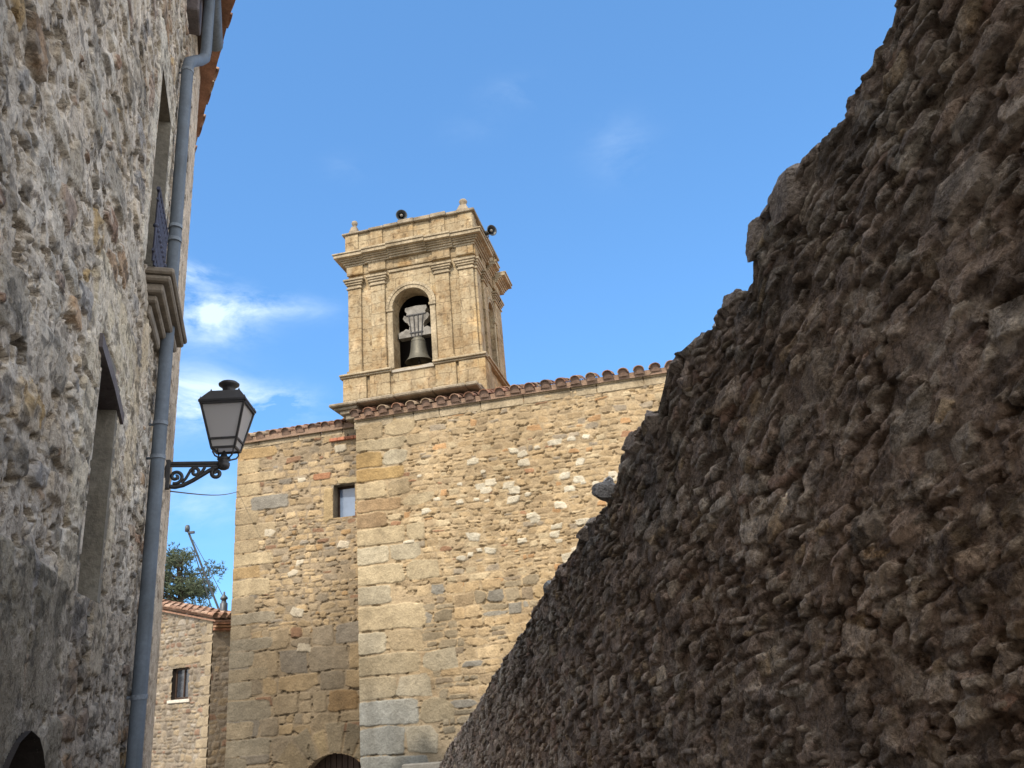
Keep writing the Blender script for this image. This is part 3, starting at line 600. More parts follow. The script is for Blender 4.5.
def right_wall():
    us = spaced((.15, .8, .010), (.8, 2.4, .0040), (2.4, 3.6, .0055), (3.6, 5.5, .0075), (5.5, 12., .013)); ws = np.arange(-3.3, 0.001, .0046)
    f = Field(us, ws, (0.300, 0.230, 0.182), 21, (.035, .03), 2.4)
    g = f.rng
    f.H += .02 * fbm(f.U * 2, f.V * 2, 400, 3) * 2 - .012
    pal = [(4, (0.418, 0.324, 0.261)), (3, (0.347, 0.271, 0.220)), (2, (0.418, 0.353, 0.288)), (1.5, (0.469, 0.400, 0.334)), (1, (0.428, 0.324, 0.216)), (1, (0.530, 0.438, 0.360)), (.6, (0.388, 0.267, 0.208)), (.3, (0.694, 0.590, 0.478))]
    def ins(u, v): return True
    f.rows(.1, 12.1, -3.3, 0.02, (.045, .105), (.07, .22), (.004, .030), pal, joint=.012, split=.5, skip=.25, p=(2.6, 6), irr=.16, edge=.13, dome=.2, tilt=.7, rot=.22, rag=.5)
    for k in range(3800):      # loose pattern of small stones, some stick out
        cu = .2 + 11.8 * g.random() ** 1.35; cv = g.uniform(-3.2, 0); a = min(.11, .018 + abs(g.gauss(0, .03)))
        f.stamp(cu, cv, a, a * g.uniform(.25, .6), g.uniform(.004, .032), shade(g, pick(g, pal), .65, 1.45), g.gauss(.0, .22), g.uniform(2.5, 6), .18, .14, .2, .9, .5)
    for k in range(60):         # a few big blocks proud of the face
        cu = .9 + 7 * g.random() ** 1.3; cv = g.uniform(-2.6, -.1); a = g.uniform(.05, .10)
        f.stamp(cu, cv, a, a * g.uniform(.5, .8), g.uniform(.018, .045), shade(g, pick(g, pal), .75, 1.4), g.gauss(0, .3), g.uniform(3, 6), .14, .10, .25, .6, .4)
    # fading beds where mortar is thick
    sm = sstep((fbm(f.U * 1.7, f.V * 1.9, 430, 3) - .06) / .1); f.H *= 1 - .3 * sm
    f.C = f.C * (1 - .35 * sm[..., None]) + np.array((0.300, 0.230, 0.182)) * (.35 * sm[..., None])
    f.H += .012 * np.abs(fbm(f.U * 8, f.V * 12, 440, 4)) * 2 + .011 * np.abs(fbm(f.U * 26, f.V * 34, 450, 4)) * 2 + .012 * fbm(f.U * 45, f.V * 50, 455, 3) * (1 - f.M)
    f.H -= .045 * sstep((fbm(f.U * 9, f.V * 13, 460, 3) - .10) / .05) * (1 - .75 * f.M) + .022
    f.C *= (1 + .4 * fbm(f.U * 6, f.V * 6, 470, 4))[..., None]
    f.H *= .6 + .4 * np.clip(1.4 - f.U * .0, 0, 1)
    f.H = f.H * .50 + .006
    lich = sstep((fbm(f.U * 11, f.V * 15, 475, 4) - .10) / .05) * sstep(fbm(f.U * 1.3, f.V * 1.3, 476, 3) * 3 + .6); f.C = f.C * (1 - .55 * lich[..., None]) + np.array((0.552, 0.482, 0.403)) * .55 * lich[..., None]
    dk = sstep((fbm(f.U * 8, f.V * 13, 477, 4) - .08) / .05) * (1 - lich); f.C *= (1 - .45 * dk)[..., None]
    up = sstep((f.V + 1.0 + .8 * fbm(f.U * 1.5, f.V * 1.5, 478, 3)) / .9)[..., None]; f.C *= 1 - up * np.array((0.288, 0.235, 0.180))      # darker upper courses
    tu = np.array([a for a, b in trace]); tz = np.array([b for a, b in trace])
    edge = np.interp(us, tu, tz) + .012 * fbm(us * 9, us * 0, 480, 4) * 2 - .006
    line = 3.70 - .295 * us
    edge += (fbm(us * 14, us * 0 + 3, 485, 3)) * .05
    d = (edge - line)
    def shape(U, W):
        k = sstep((W + .5) / .5); return line[None, :] + W + d[None, :] * k + (1 - k) * (np.interp(us, tu, tz) * 0)
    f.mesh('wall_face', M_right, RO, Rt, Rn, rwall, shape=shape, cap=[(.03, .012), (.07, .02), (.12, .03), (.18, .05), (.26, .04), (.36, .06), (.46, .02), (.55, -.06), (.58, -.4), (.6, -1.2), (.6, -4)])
    # far end
    b = MB((RO, Rt, -Rn, np.array([0, 0, 1.]))); b.box(.1, 12, .06, .52, -2.6, -.3); b.build('wall_core', M_right, rwall)
    # rocks that stand out along the broken top
    def rock(u, z, off, r, sq, col, seed):
        g2 = random.Random(seed); import bmesh
        bm = bmesh.new(); bmesh.ops.create_icosphere(bm, subdivisions=5, radius=1)
        cuts = [(Vector((g2.gauss(0, 1), g2.gauss(0, 1), g2.gauss(0, 1))).normalized(), g2.uniform(.45, .85)) for _ in range(13)]
        C0 = Vector(RP(u, off, z)); tv = Vector(Rt); nv = Vector(Rn)
        for v in bm.verts:
            q = v.co.copy()
            for cn, cdist in cuts:
                dd = q.dot(cn)
                if dd > cdist: q -= cn * (dd - cdist) * .97
            q *= 1 + .10 * mnoise.noise(q * 2.1 + Vector((seed, 0, 0))) + .05 * mnoise.noise(q * 6 + Vector((seed, 5, 0))) + .025 * mnoise.noise(q * 15)
            v.co = C0 + tv * (q.x * r * sq[0]) + nv * (q.y * r * sq[1]) + Vector((0, 0, 1)) * (q.z * r * sq[2])
        mb = MB(); mb.col = col; mb.v = []; mb.add([tuple(v.co) for v in bm.verts], [tuple(v.index for v in f2.verts) for f2 in bm.faces], True); bm.free()
        mb.build('coping_stone', M_right, rwall)
    D = (.27, .23, .20)
    for a in [(1.99, 3.065, -.03, 0.115, (1.1, .9, 1.0), D, 1), (2.20, 3.01, -.035, 0.09, (1, 1, 1.1), D, 2), (2.09, 3.09, -.03, 0.07, (1.2, .9, .6), D, 8), (2.46, 2.88, -.04, 0.082, (1, .9, .9), D, 3), (2.56, 2.85, -.05, 0.057, (1, 1, 1), D, 13),
              (2.645, 2.87, -.07, 0.041, (1, .8, .9), (.48, .48, .49), 4), (3.0, 2.80, -.05, 0.098, (1.4, .9, .8), D, 5), (3.28, 2.66, -.03, 0.098, (1.2, .9, .9), D, 6), (3.55, 2.62, -.03, 0.107, (1.3, .8, .8), D, 7),
              (3.98, 2.49, .01, .095, (1.1, .8, .95), (.22, .215, .21), 9), (4.05, 2.55, -.04, 0.041, (1, .8, .8), (.5, .5, .5), 10), (4.45, 2.32, -.02, 0.082, (1.2, .8, .9), D, 11), (1.61, 3.16, -.04, 0.037, (1.1, .9, .8), D, 12),
              (1.76, 3.12, -.04, 0.037, (1.3, .9, .8), D, 14), (5.35, 2.10, -.03, 0.066, (1.2, .8, .9), (.3, .32, .33), 15), (1.44, 3.2, -.04, 0.041, (1.4, .9, .8), D, 16), (5.0, 2.17, -.04, 0.074, (1.5, .8, .8), D, 17), (6.9, 1.62, -.04, 0.074, (1.5, .8, .8), D, 18), (7.9, 1.33, -.04, 0.074, (1.5, .8, .9), D, 19)]:
        rock(*a)
right_wall()

# ================================================================ CHURCH
CA = 100.8
Ct = np.array([math.sin(R(CA)), math.cos(R(CA)), 0.]); Cn = np.array([-math.sin(R(10.8)), -math.cos(R(10.8)), 0.]); CO = np.array([-.2405, 13.4979, 0.])
CF = (CO, Ct, -Cn, np.array([0, 0, 1.]))       # x=u, y=into building, z
church = empty('church', CO + np.array([0, 0, -2.0]), 0, 'sandstone church with a terracotta tile eave behind the lane', 'church')
def church_walls():
    warm = [(4, (0.334, 0.249, 0.145)), (3, (0.367, 0.281, 0.170)), (3, (0.301, 0.229, 0.141)), (.5, (0.351, 0.217, 0.109)), (.35, (0.275, 0.161, 0.094)), (1, (0.384, 0.313, 0.203)), (.8, (0.259, 0.217, 0.160))]
    low = [(3, (0.231, 0.192, 0.131)), (3, (0.257, 0.213, 0.145)), (1.5, (0.212, 0.198, 0.167)), (1, (0.270, 0.204, 0.117)), (1, (0.193, 0.154, 0.106))]  # greyish foot stones, with the shade low on the wall put into their colour
    white = [(1, (0.663, 0.608, 0.484))]
    mort = (0.337, 0.263, 0.166)
    # --- right, nearer part
    us = np.arange(-2.86, 4.9, .0125); vs = np.arange(-.4, 6.25, .0125)
    f = Field(us, vs, mort, 31, (.035, .03), 1.9); g = f.rng
    def quo(u, v): return u < -1.75 + .3 * math.sin(v * 3) if v > 3 else u < (-1.0 if v < 1.5 else -1.5)
    f.rows(-2.9, 5, 3.0, 6.2, (.075, .14), (.12, .36), (.003, .018), warm, joint=.013, split=.3, skip=.05, inside=lambda u, v: u > -2.0 + .25 * math.sin(v * 7), p=(2.6, 4.5), irr=.10, edge=.13, dome=.2, tilt=.16, rot=.06, rag=.4)
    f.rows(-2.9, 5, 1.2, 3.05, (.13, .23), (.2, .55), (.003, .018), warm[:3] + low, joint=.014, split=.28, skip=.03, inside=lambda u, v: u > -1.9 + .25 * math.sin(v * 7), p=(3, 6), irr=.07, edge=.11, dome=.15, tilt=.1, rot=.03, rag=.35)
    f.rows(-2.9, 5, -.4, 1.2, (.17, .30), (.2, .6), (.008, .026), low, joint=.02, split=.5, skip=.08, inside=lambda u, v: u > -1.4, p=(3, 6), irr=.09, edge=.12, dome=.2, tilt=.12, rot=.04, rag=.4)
    # white limestone pieces, in loose clusters
    for k in range(120):
        cu, cv = g.uniform(-1.9, 3.0), g.gauss(4.3, .65)
        if mnoise.noise(Vector((cu * 1.6, cv * 1.9, 3.3))) < .02 or cv > 5.7: continue
        a = g.uniform(.04, .125); sh = g.uniform(.82, 1.08); f.stamp(cu, cv, a, a * g.uniform(.45, .75), g.uniform(.012, .03), [c * sh for c in (0.471, 0.433, 0.344)], g.uniform(-.15, .15), g.uniform(3, 6), .07, .16, .2, .15, .22)
    # dressed quoins growing toward the ground
    z = -.35; k = 0
    cq = [(0.339, 0.297, 0.214), (0.323, 0.267, 0.174), (0.308, 0.245, 0.154), (0.347, 0.282, 0.180)]
    while z < 6.15:
        h = g.uniform(.34, .46) if z < 3.2 else g.uniform(.2, .34); w_ = (g.uniform(.85, 1.2) if k % 2 else g.uniform(.45, .7)) * (1.15 if z < 2.5 else .9)
        c = g.choice(cq); sh = g.uniform(.85, 1.08)
        if z < 1.1: c = g.choice([(0.272, 0.286, 0.299), (0.312, 0.301, 0.253), (0.252, 0.265, 0.272)])
        if 4.15 < z < 4.6: c = (0.262, 0.185, 0.107)
        if 4.9 < z < 5.4: c = (0.301, 0.209, 0.094)
        f.stamp(-2.86 + w_ / 2 - .03, z + h / 2, w_ / 2 + .03, h / 2 - .009, g.uniform(.014, .024), [q * sh for q in c], 0, 8, .02, .08, .06, .04, .14)
        if g.random() < .75:
            w2 = g.uniform(.35, .75); f.stamp(-2.86 + w_ + w2 / 2 + .01, z + h / 2, w2 / 2, h / 2 - .012, g.uniform(.012, .022), shade(g, g.choice(cq), .85, 1.05), 0, 6, .04, .1, .08, .05, .18)
        z += h; k += 1
    st = sstep((2.9 - f.V + 2.2 * fbm(f.U * 1.1, f.V * .7, 506, 4)) / 2.4); f.C *= 1 - st[..., None] * np.array((0.385, 0.350, 0.279))  # colour darkened toward the foot, in place of shade
    f.H -= .03 * sstep((fbm(f.U * 9, f.V * 15, 505, 3) - .13) / .06) * (1 - f.M)
    f.H += .012 * fbm(f.U * 12, f.V * 14, 500, 4) + .006 * fbm(f.U * 40, f.V * 40, 510, 2)
    f.C *= (1 + .35 * fbm(f.U * 2.2, f.V * 2.6, 520, 4) + .3 * fbm(f.U * 14, f.V * 14, 530, 3))[..., None]
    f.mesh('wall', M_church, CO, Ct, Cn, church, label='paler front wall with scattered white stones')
    # --- left, set back part
    us = np.arange(-5.64, -2.5, .0125); vs = np.arange(-.4, 6.27, .0125); OB = CO - Cn * .5
    f = Field(us, vs, (0.261, 0.206, 0.138), 41, (.03, .028), 1.9); g = f.rng
    dk = [(3, (0.261, 0.206, 0.134)), (3, (0.238, 0.195, 0.138)), (1.5, (0.293, 0.221, 0.131)), (1, (0.214, 0.186, 0.148)), (.6, (0.285, 0.191, 0.097)), (.6, (0.214, 0.130, 0.079))]
    f.rows(-5.7, -2.4, 2.5, 6.4, (.09, .17), (.14, .38), (.003, .02), warm[:3] + dk, joint=.014, split=.25, skip=.04, p=(2.6, 5), irr=.10, edge=.13, dome=.2, tilt=.16, rot=.05, rag=.4)
    f.rows(-5.7, -2.4, -.4, 2.5, (.3, .46), (.4, .95), (.008, .026), dk, joint=.016, split=.3, skip=.0, p=(5, 9), irr=.03, edge=.1, dome=.1, tilt=.05, rot=.015, rag=.15)
    z = -.35; k = 0
    while z < 6.15:
        h = g.uniform(.2, .34); w_ = g.uniform(.75, 1.0) if k % 2 else g.uniform(.4, .6); sh = g.uniform(.88, 1.08)
        f.stamp(-5.64 + w_ / 2 - .03, z + h / 2, w_ / 2 + .03, h / 2 - .009, g.uniform(.012, .022), [q * sh for q in (g.choice([(0.333, 0.260, 0.152), (0.317, 0.251, 0.158), (0.349, 0.282, 0.179), (0.324, 0.229, 0.117)]) if z > 3 else g.choice([(0.261, 0.213, 0.144), (0.238, 0.206, 0.152)]))], 0, 8, .02, .08, .06, .04, .14)
        z += h; k += 1
    for (cu, cv, a, b2, c) in [(-3.0, 5.28, .45, .055, (0.349, 0.282, 0.172)), (-3.66, 4.85, .1, .32, (0.333, 0.251, 0.138)), (-3.0, 4.85, .09, .32, (0.333, 0.251, 0.138)), (-4.9, 5.05, .4, .14, (0.205, 0.191, 0.162)), (-3.8, 5.42, .18, .07, (0.270, 0.137, 0.075))]:
        f.stamp(cu, cv, a, b2, .022, c, 0, 7, .03, .08, .08, .04, .14)
    for (cu, cv, a) in [(-4.22, 5.4, .1), (-3.4, 5.95, .16), (-4.9, 4.45, .13), (-3.35, 4.05, .13), (-4.4, 3.62, .12), (-4.3, 2.9, .17), (-4.25, 3.8, .1), (-4.15, 2.25, .16)]:
        f.stamp(cu, cv, a, a * .55, .025, (0.412, 0.366, 0.282), g.uniform(-.2, .2), 2.7, .15, .2, .3, .1, .35)
    # arch voussoirs over the doorway
    AC, AZ, AR = -3.54, -.25, .72
    rr = np.hypot(f.U - AC, f.V - AZ); ph = np.arctan2(f.V - AZ, f.U - AC)
    edges = np.cumsum([0, .30, .25, .27, .22, .30, .34, .24, .28, .35, .3, .3]) + .05
    for k in range(len(edges) - 1):
        a0, a1 = edges[k], edges[k + 1]; R1 = AR + g.uniform(.42, .62)
        dist = np.minimum(np.minimum((ph - a0) * rr, (a1 - ph) * rr), np.minimum(rr - AR - 0, R1 - rr)) - .008 + .012 * f.edge
        mm = sstep(dist / .03); f.H = f.H * (1 - mm) + (.024 + .01 * g.random()) * mm; c = np.array(g.choice([(0.238, 0.191, 0.124), (0.261, 0.206, 0.124), (0.214, 0.179, 0.124), (0.238, 0.175, 0.097)])) * g.uniform(.85, 1.1)
        ring = mm * (dist < .02); f.C = f.C * (1 - mm[..., None]) + c * mm[..., None]
    f.H -= .03 * sstep((fbm(f.U * 9, f.V * 15, 505, 3) - .13) / .06) * (1 - f.M)
    f.H += .012 * fbm(f.U * 12, f.V * 14, 540, 4) + .006 * fbm(f.U * 40, f.V * 40, 550, 2)
    # lower half darkened, with a ragged upper limit
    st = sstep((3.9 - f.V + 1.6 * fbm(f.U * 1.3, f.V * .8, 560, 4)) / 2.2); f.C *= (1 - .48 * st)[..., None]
    f.C *= (1 + .35 * fbm(f.U * 2.2, f.V * 2.6, 570, 4) + .3 * fbm(f.U * 14, f.V * 14, 580, 3))[..., None]
    def hole(u, z): return ((u > -3.56) & (u < -3.11) & (z > 4.57) & (z < 5.22)) | ((np.hypot(u - AC, z - AZ) < AR) & (z >= AZ)) | ((np.abs(u - AC) < AR) & (z < AZ))
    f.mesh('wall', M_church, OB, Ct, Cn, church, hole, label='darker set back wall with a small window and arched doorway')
    # building mass
    b = MB(CF); b.box(-2.855, 4.9, .03, 9, -2.2, 6.2); b.box(-2.855, 4.9, -.0, .04, -2.2, -.38); b.box(-5.635, -2.86, .86, 9, -2.2, 6.2); b.box(-5.635, -5.5, .51, .86, -2.2, 6.2)
    b.build('wall', M_tower, church)
    # window
    b = MB(CF); y0 = .5
    b.box(-3.62, -3.56, y0 + .01, y0 + .3, 4.5, 5.3); b.box(-3.11, -3.05, y0 + .01, y0 + .3, 4.5, 5.3); b.box(-3.56, -3.11, y0 + .01, y0 + .3, 5.22, 5.28); b.box(-3.56, -3.11, y0 + .01, y0 + .3, 4.5, 4.57)
    wn = b.build('window', M_ledge, church)
    b = MB(CF); y1 = y0 + .2
    b.box(-3.56, -3.525, y1, y1 + .04, 4.57, 5.22); b.box(-3.145, -3.11, y1, y1 + .04, 4.57, 5.22); b.box(-3.525, -3.145, y1, y1 + .04, 5.17, 5.22); b.box(-3.525, -3.145, y1, y1 + .04, 4.57, 4.60)
    b.build('frame', M_wood, wn)
    b = MB(CF); b.box(-3.52, -3.15, y1 + .02, y1 + .03, 4.6, 5.17); b.build('pane', M_glass, wn)
    # door
    b = MB(CF)
    for k in range(14):
        x0 = AC - .75 + k * .108; b.bbox(x0, x0 + .1, y0 + .28, y0 + .33, -2.0, AZ + .80, .008)
    b.build('door', M_wood, church)
    b = MB(CF); N_ = 24; V = []
    for yy in (y0 + .0, y0 + .36):
        V += [(AC + AR * math.cos(math.pi * k / N_), yy, AZ + AR * math.sin(math.pi * k / N_)) for k in range(N_ + 1)]
    b.add(V, [(k, k + 1, N_ + 2 + k, N_ + 1 + k) for k in range(N_)]); b.build('arch', M_ledge, church)
    # plinth at the foot of the nearer wall
    b = MB(CF); x = -2.1
    g = random.Random(8)
    while x < 4.8: w_ = g.uniform(.7, 1.2); b.bbox(x, x + w_ - .012, -.13, .0, -2.1, .27 + g.uniform(-.012, .012), .015); x += w_
    b.build('plinth', mat('pale_plinth_stone', (.33, .30, .25), nscale=(4, 30), namp=(.2, .2)), church)
    # cornices under the tiles
    def corn(x0, x1, y, z, hh, pr, name, flare=0):
        b = MB(CF); x = x0; g = random.Random(int(x1 * 9 + 40))
        while x < x1 - .05:
            w_ = min(g.uniform(.4, .95), x1 - x); e = g.uniform(-.006, .006); sh = g.uniform(.85, 1.1); b.col = (sh, sh, sh)
            b.bbox(x + .004, x + w_ - .004, y - pr + e, y + .05, z, z + hh * .62, .012); b.bbox(x + .004, x + w_ - .004, y - pr - .022 + e, y + .05, z + hh * .62 + .001, z + hh, .015); x += w_
        b.build(name, M_trim, church)
    corn(-2.90, 4.9, 0, 6.11, .245, .018, 'cornice'); corn(-5.72, -2.9, .5, 6.22, .17, .012, 'cornice')
    # eave tiles
    g = random.Random(12); a = R(19); up = Vector(-Cn) * math.cos(a) + Vector((0, 0, math.sin(a)))
    b = MB(); tiles(b, Vector(CO + Ct * -2.83 + Cn * .15 + np.array([0, 0, 6.325])), Vector(Ct), up, 28, 4, spacing=.285, rad=.10, length=.45, g=g); b.build('roof_tiles', M_tile, church)
    b = MB(); tiles(b, Vector(CO + Ct * -5.68 + Cn * -.40 + np.array([0, 0, 6.375])), Vector(Ct), up, 10, 4, spacing=.285, rad=.10, length=.45, g=g); b.build('roof_tiles', M_tile, church)
    tn = math.tan(a); b = MB(CF); b.col = (.24, .165, .12)
    for (x0, x1, y0, z0) in ((-2.86, 4.9, -.075, 6.285), (-5.68, -2.87, .43, 6.33)):
        b.add([(x0, y0, z0), (x1, y0, z0), (x1, y0 + 1.0, z0 + tn - .02), (x0, y0 + 1.0, z0 + tn - .02), (x0, y0, z0 + .105), (x1, y0, z0 + .105), (x1, y0 + 1.0, z0 + tn + .01), (x0, y0 + 1.0, z0 + tn + .01)], [(3, 2, 1, 0), (4, 5, 6, 7), (0, 1, 5, 4), (0, 4, 7, 3), (1, 2, 6, 5)])
    b.build('eave_mortar', M_church, church)
    b = MB(CF)
    b.add([(-2.9, .75, 6.57), (4.9, .75, 6.57), (4.9, 5, 6.57 + 4.25 * tn), (-2.9, 5, 6.57 + 4.25 * tn), (4.9, 9.2, 6.4), (-2.9, 9.2, 6.4)], [(0, 1, 2, 3), (3, 2, 4, 5)])
    b.add([(-5.7, 1.2, 6.55), (-2.9, 1.2, 6.55), (-2.9, 5, 6.57 + 3.8 * tn), (-5.7, 5, 6.57 + 3.8 * tn), (-2.9, 9.2, 6.4), (-5.7, 9.2, 6.4)], [(0, 1, 2, 3), (3, 2, 4, 5)])
    b.col = (.33, .17, .1); b.c = [(.33, .17, .1)] * len(b.v); b.build('roof', M_tile, church)
    # red brick course under the tiles beside the corner
    b = MB(CF); b.col = (.36, .15, .09)
    for k in range(4): b.bbox(-3.62 + .23 * k * .75, -3.62 + .23 * k * .75 + .165, .435, .5, 6.10, 6.16, .004)
    b.build('brick_course', M_tile, church)
church_walls()

# ================================================================ BELL TOWER  (local: x right along the front, y back, z up)
TO = CO + Ct * -3.42 - Cn * 1.0
tw = empty('bell_tower', (TO[0], TO[1], 5.5), -R(10.8), 'square sandstone bell tower with cornice, parapet and arched bell opening', 'tower')
TF = (TO, Ct, -Cn, np.array([0, 0, 1.]))
TW, TD = 2.87, 2.30     # front width, depth
def tower():
    W, Dp = TW, TD; cx = W / 2 - .005
    def arch_wall(b, w, x0, x1, z0, z1, ax0, ax1, az0, zs, y0, y1, swap=None, N_=16):
        "wall slab with an arched hole; (x,y) may be swapped for the side"
        r = (ax1 - ax0) / 2; c = (ax0 + ax1) / 2
        def put(poly):
            k = MB(); k.prism(poly, y0, y1)
            V = k.v if swap is None else [swap(*q) for q in k.v]; b.add(V, k.f)
        put([(x0, z0), (ax0, z0), (ax0, z1), (x0, z1)]); put([(ax1, z0), (x1, z0), (x1, z1), (ax1, z1)])
        if az0 > z0: put([(ax0, z0), (ax1, z0), (ax1, az0), (ax0, az0)])
        for i in range(N_):
            a0, a1 = math.pi - math.pi * i / N_, math.pi - math.pi * (i + 1) / N_
            p0 = (c + r * math.cos(a0), zs + r * math.sin(a0)); p1 = (c + r * math.cos(a1), zs + r * math.sin(a1)); put([p0, p1, (p1[0], z1), (p0[0], z1)])
    b = MB(TF)
    arch_wall(b, W, .0, W, 7.55, 10.62, cx - .42, cx + .42, 7.66, 9.05, 0, .38)
    sw = lambda x, y, z: (W - y, x, z)
    arch_wall(b, W, .38, Dp, 7.55, 10.62, 1.02, 1.62, 7.66, 9.15, .0, .38, sw)
    sl_ = lambda x, y, z: (y, x, z)
    arch_wall(b, W, .38, Dp, 7.55, 10.62, 1.02, 1.62, 7.66, 9.15, .0, .38, sl_)
    b.box(.381, W - .381, Dp - .35, Dp - .001, 7.55, 10.62)
    b.box(.38, W - .38, .38, Dp - .35, 7.50, 7.60); b.box(.38, W - .38, .38, Dp - .35, 10.4, 10.5)
    b.build('shaft', M_tower, tw)
    # near-black panels put the belfry's inner shade into colour
    b = MB(TF); b.box(.40, W - .40, Dp - .42, Dp - .36, 7.62, 10.38); b.box(.39, .42, .4, 1.0, 7.62, 10.38); b.build('belfry_shade', M_dark, tw)
    # base with pedestals
    b = MB(TF); b.box(-.06, W + .06, -.06, Dp + .06, 5.6, 7.551); b.bbox(-.10, .42, -.12, -.06, 6.4, 7.56, .01); b.bbox(.50, .94, -.12, -.06, 6.4, 7.56, .01); b.bbox(W - .94, W - .50, -.12, -.06, 6.4, 7.56, .01); b.bbox(W - .44, W + .12, -.12, -.06, 6.4, 7.56, .01)
    b.bbox(W + .06, W + .12, -.06, .4, 6.4, 7.56, .01); b.bbox(W + .06, W + .12, Dp - .4, Dp + .05, 6.4, 7.56, .01)
    b.build('pedestal', M_tower, tw)
    b = MB(TF)      # base moulding, left open under the bell
    b.bbox(-.05, W + .05, -.05, Dp + .05, 7.556, 7.60, .008)
    for (x0, x1) in ((-.16, .98), (W - .98, W + .16)):
        for (z0, z1, o) in ((7.562, 7.60, .15), (7.60, 7.64, .19), (7.64, 7.67, .13)): b.bbox(x0 + (.0 if x0 < 0 else .0), x1, -o, .0, z0 + .001, z1, .008)
    for (z0, z1, o) in ((7.562, 7.60, .15), (7.60, 7.64, .19), (7.64, 7.67, .13)): b.bbox(W, W + o, .001, Dp + .1, z0 + .001, z1, .008); b.bbox(-o, 0, .001, Dp + .1, z0 + .001, z1, .008)
    b.build('base_moulding', M_trim, tw)
    b = MB(TF); b.prism([(.97, 7.55), (1.9, 7.55), (1.93, 7.60), (1.82, 7.63), (1.55, 7.60), (1.2, 7.615), (.97, 7.60)], -.09, .3); b.build('sill', mat('pale_sill', (.34, .31, .26), nscale=(5, 40), namp=(.3, .2)), tw)
    # pilasters and capitals: corner pair, inner pair, and on the right side
    def pil(x0, x1, pr=.06, side=False):
        b = MB(TF)
        q = (lambda X0, X1, o, z0, z1: b.bbox(X0, X1, -o, .0, z0, z1, .008)) if not side else (lambda X0, X1, o, z0, z1: b.bbox(W, W + o, X0, X1, z0, z1, .008))
        q(x0, x1, pr, 7.672, 9.66); q(x0 - .03, x1 + .03, pr + .035, 7.672, 7.73); p = b.build('pilaster', M_tower, tw)
        b = MB(TF)
        q = (lambda X0, X1, o, z0, z1: b.bbox(X0, X1, -o, .0, z0, z1, .008)) if not side else (lambda X0, X1, o, z0, z1: b.bbox(W, W + o, X0, X1, z0, z1, .008))
        for (z0, z1, o) in ((9.662, 9.70, .03), (9.70, 9.755, .005), (9.755, 9.80, .035), (9.80, 9.85, .06), (9.85, 9.90, .085)): q(x0 - o, x1 + o, pr + o, z0 + .001, z1)
        b.build('capital', M_trim, p)
    pil(.01, .31); pil(.54, .86); pil(W - .87, W - .55); pil(W - .33, W - .01)
    pil(.0, .32, .05, True); pil(.60, .9, .05, True); pil(Dp - .6, Dp - .3, .05, True); pil(Dp - .28, Dp, .05, True)
    # string line and archivolt
    b = MB(TF); b.bbox(.95, W - .95, -.035, 0, 9.93, 9.965, .006); b.bbox(.92, W - .92, -.02, 0, 9.965, 10.0, .006); b.build('string_course', M_trim, tw)
    def archivolt(c, r0, r1, zs, zb, pr, side=False):
        b = MB(TF); N_ = 22
        for (ra, rb, o) in ((r0, r0 + (r1 - r0) * .55, pr), (r0 + (r1 - r0) * .55 + .001, r1, pr * 1.5)):
            for i in range(N_):
                a0, a1 = math.pi * i / N_ + .004, math.pi * (i + 1) / N_ - .004
                P4 = [(c + ra * math.cos(a0), zs + ra * math.sin(a0)), (c + rb * math.cos(a0), zs + rb * math.sin(a0)), (c + rb * math.cos(a1), zs + rb * math.sin(a1)), (c + ra * math.cos(a1), zs + ra * math.sin(a1))]
                k = MB(); k.prism(P4[::-1], -o, .02); V = k.v if not side else [(W - y, x, z) for x, y, z in k.v]; b.add(V, k.f)
        for s_ in (-1, 1):
            k = MB(); xa, xb = sorted((c + s_ * r0, c + s_ * (r1 - .02))); k.bbox(xa, xb, -pr * .7, .02, zb, zs - .07, .006); k.bbox(xa - .02, xb + .02, -pr * 1.5, .02, zs - .07, zs - .005, .008); V = k.v if not side else [(W - y, x, z) for x, y, z in k.v]; b.add(V, k.f)
        b.build('archivolt', M_trim, tw)
    archivolt(cx, .421, .56, 9.05, 7.67, .035); archivolt(1.32, .301, .42, 9.15, 7.67, .03, True)
    # entablature that breaks forward over the pilasters
    ent = [(-.02, .36, .06), (.36, .50, .02), (.50, .90, .08), (.90, W - .90, .045), (W - .90, W - .50, .08), (W - .50, W - .36, .02), (W - .36, W + .02, .06)]
    b = MB(TF)
    for (x0, x1, o) in ent: b.bbox(x0, x1, -o - .0, .0, 10.02, 10.24, .008)
    for (y0, y1, o) in ((.0, .34, .05), (.34, .58, .02), (.58, .92, .06), (.92, Dp - .62, .03), (Dp - .62, Dp, .06)): b.bbox(W, W + o, y0 + .001, y1, 10.02, 10.24, .008)
    b.build('frieze', M_tower, tw)
    b = MB(TF); prof = [(10.24, 10.285, .06), (10.285, 10.33, .09), (10.33, 10.365, .13), (10.365, 10.40, .165), (10.40, 10.475, .25), (10.475, 10.51, .275)]
    cuts_ = [(-9, .42, .0), (.42, 1.0, .035), (1.0, W - 1.0, .07), (W - 1.0, W - .42, .035), (W - .42, W + 9, .0)]
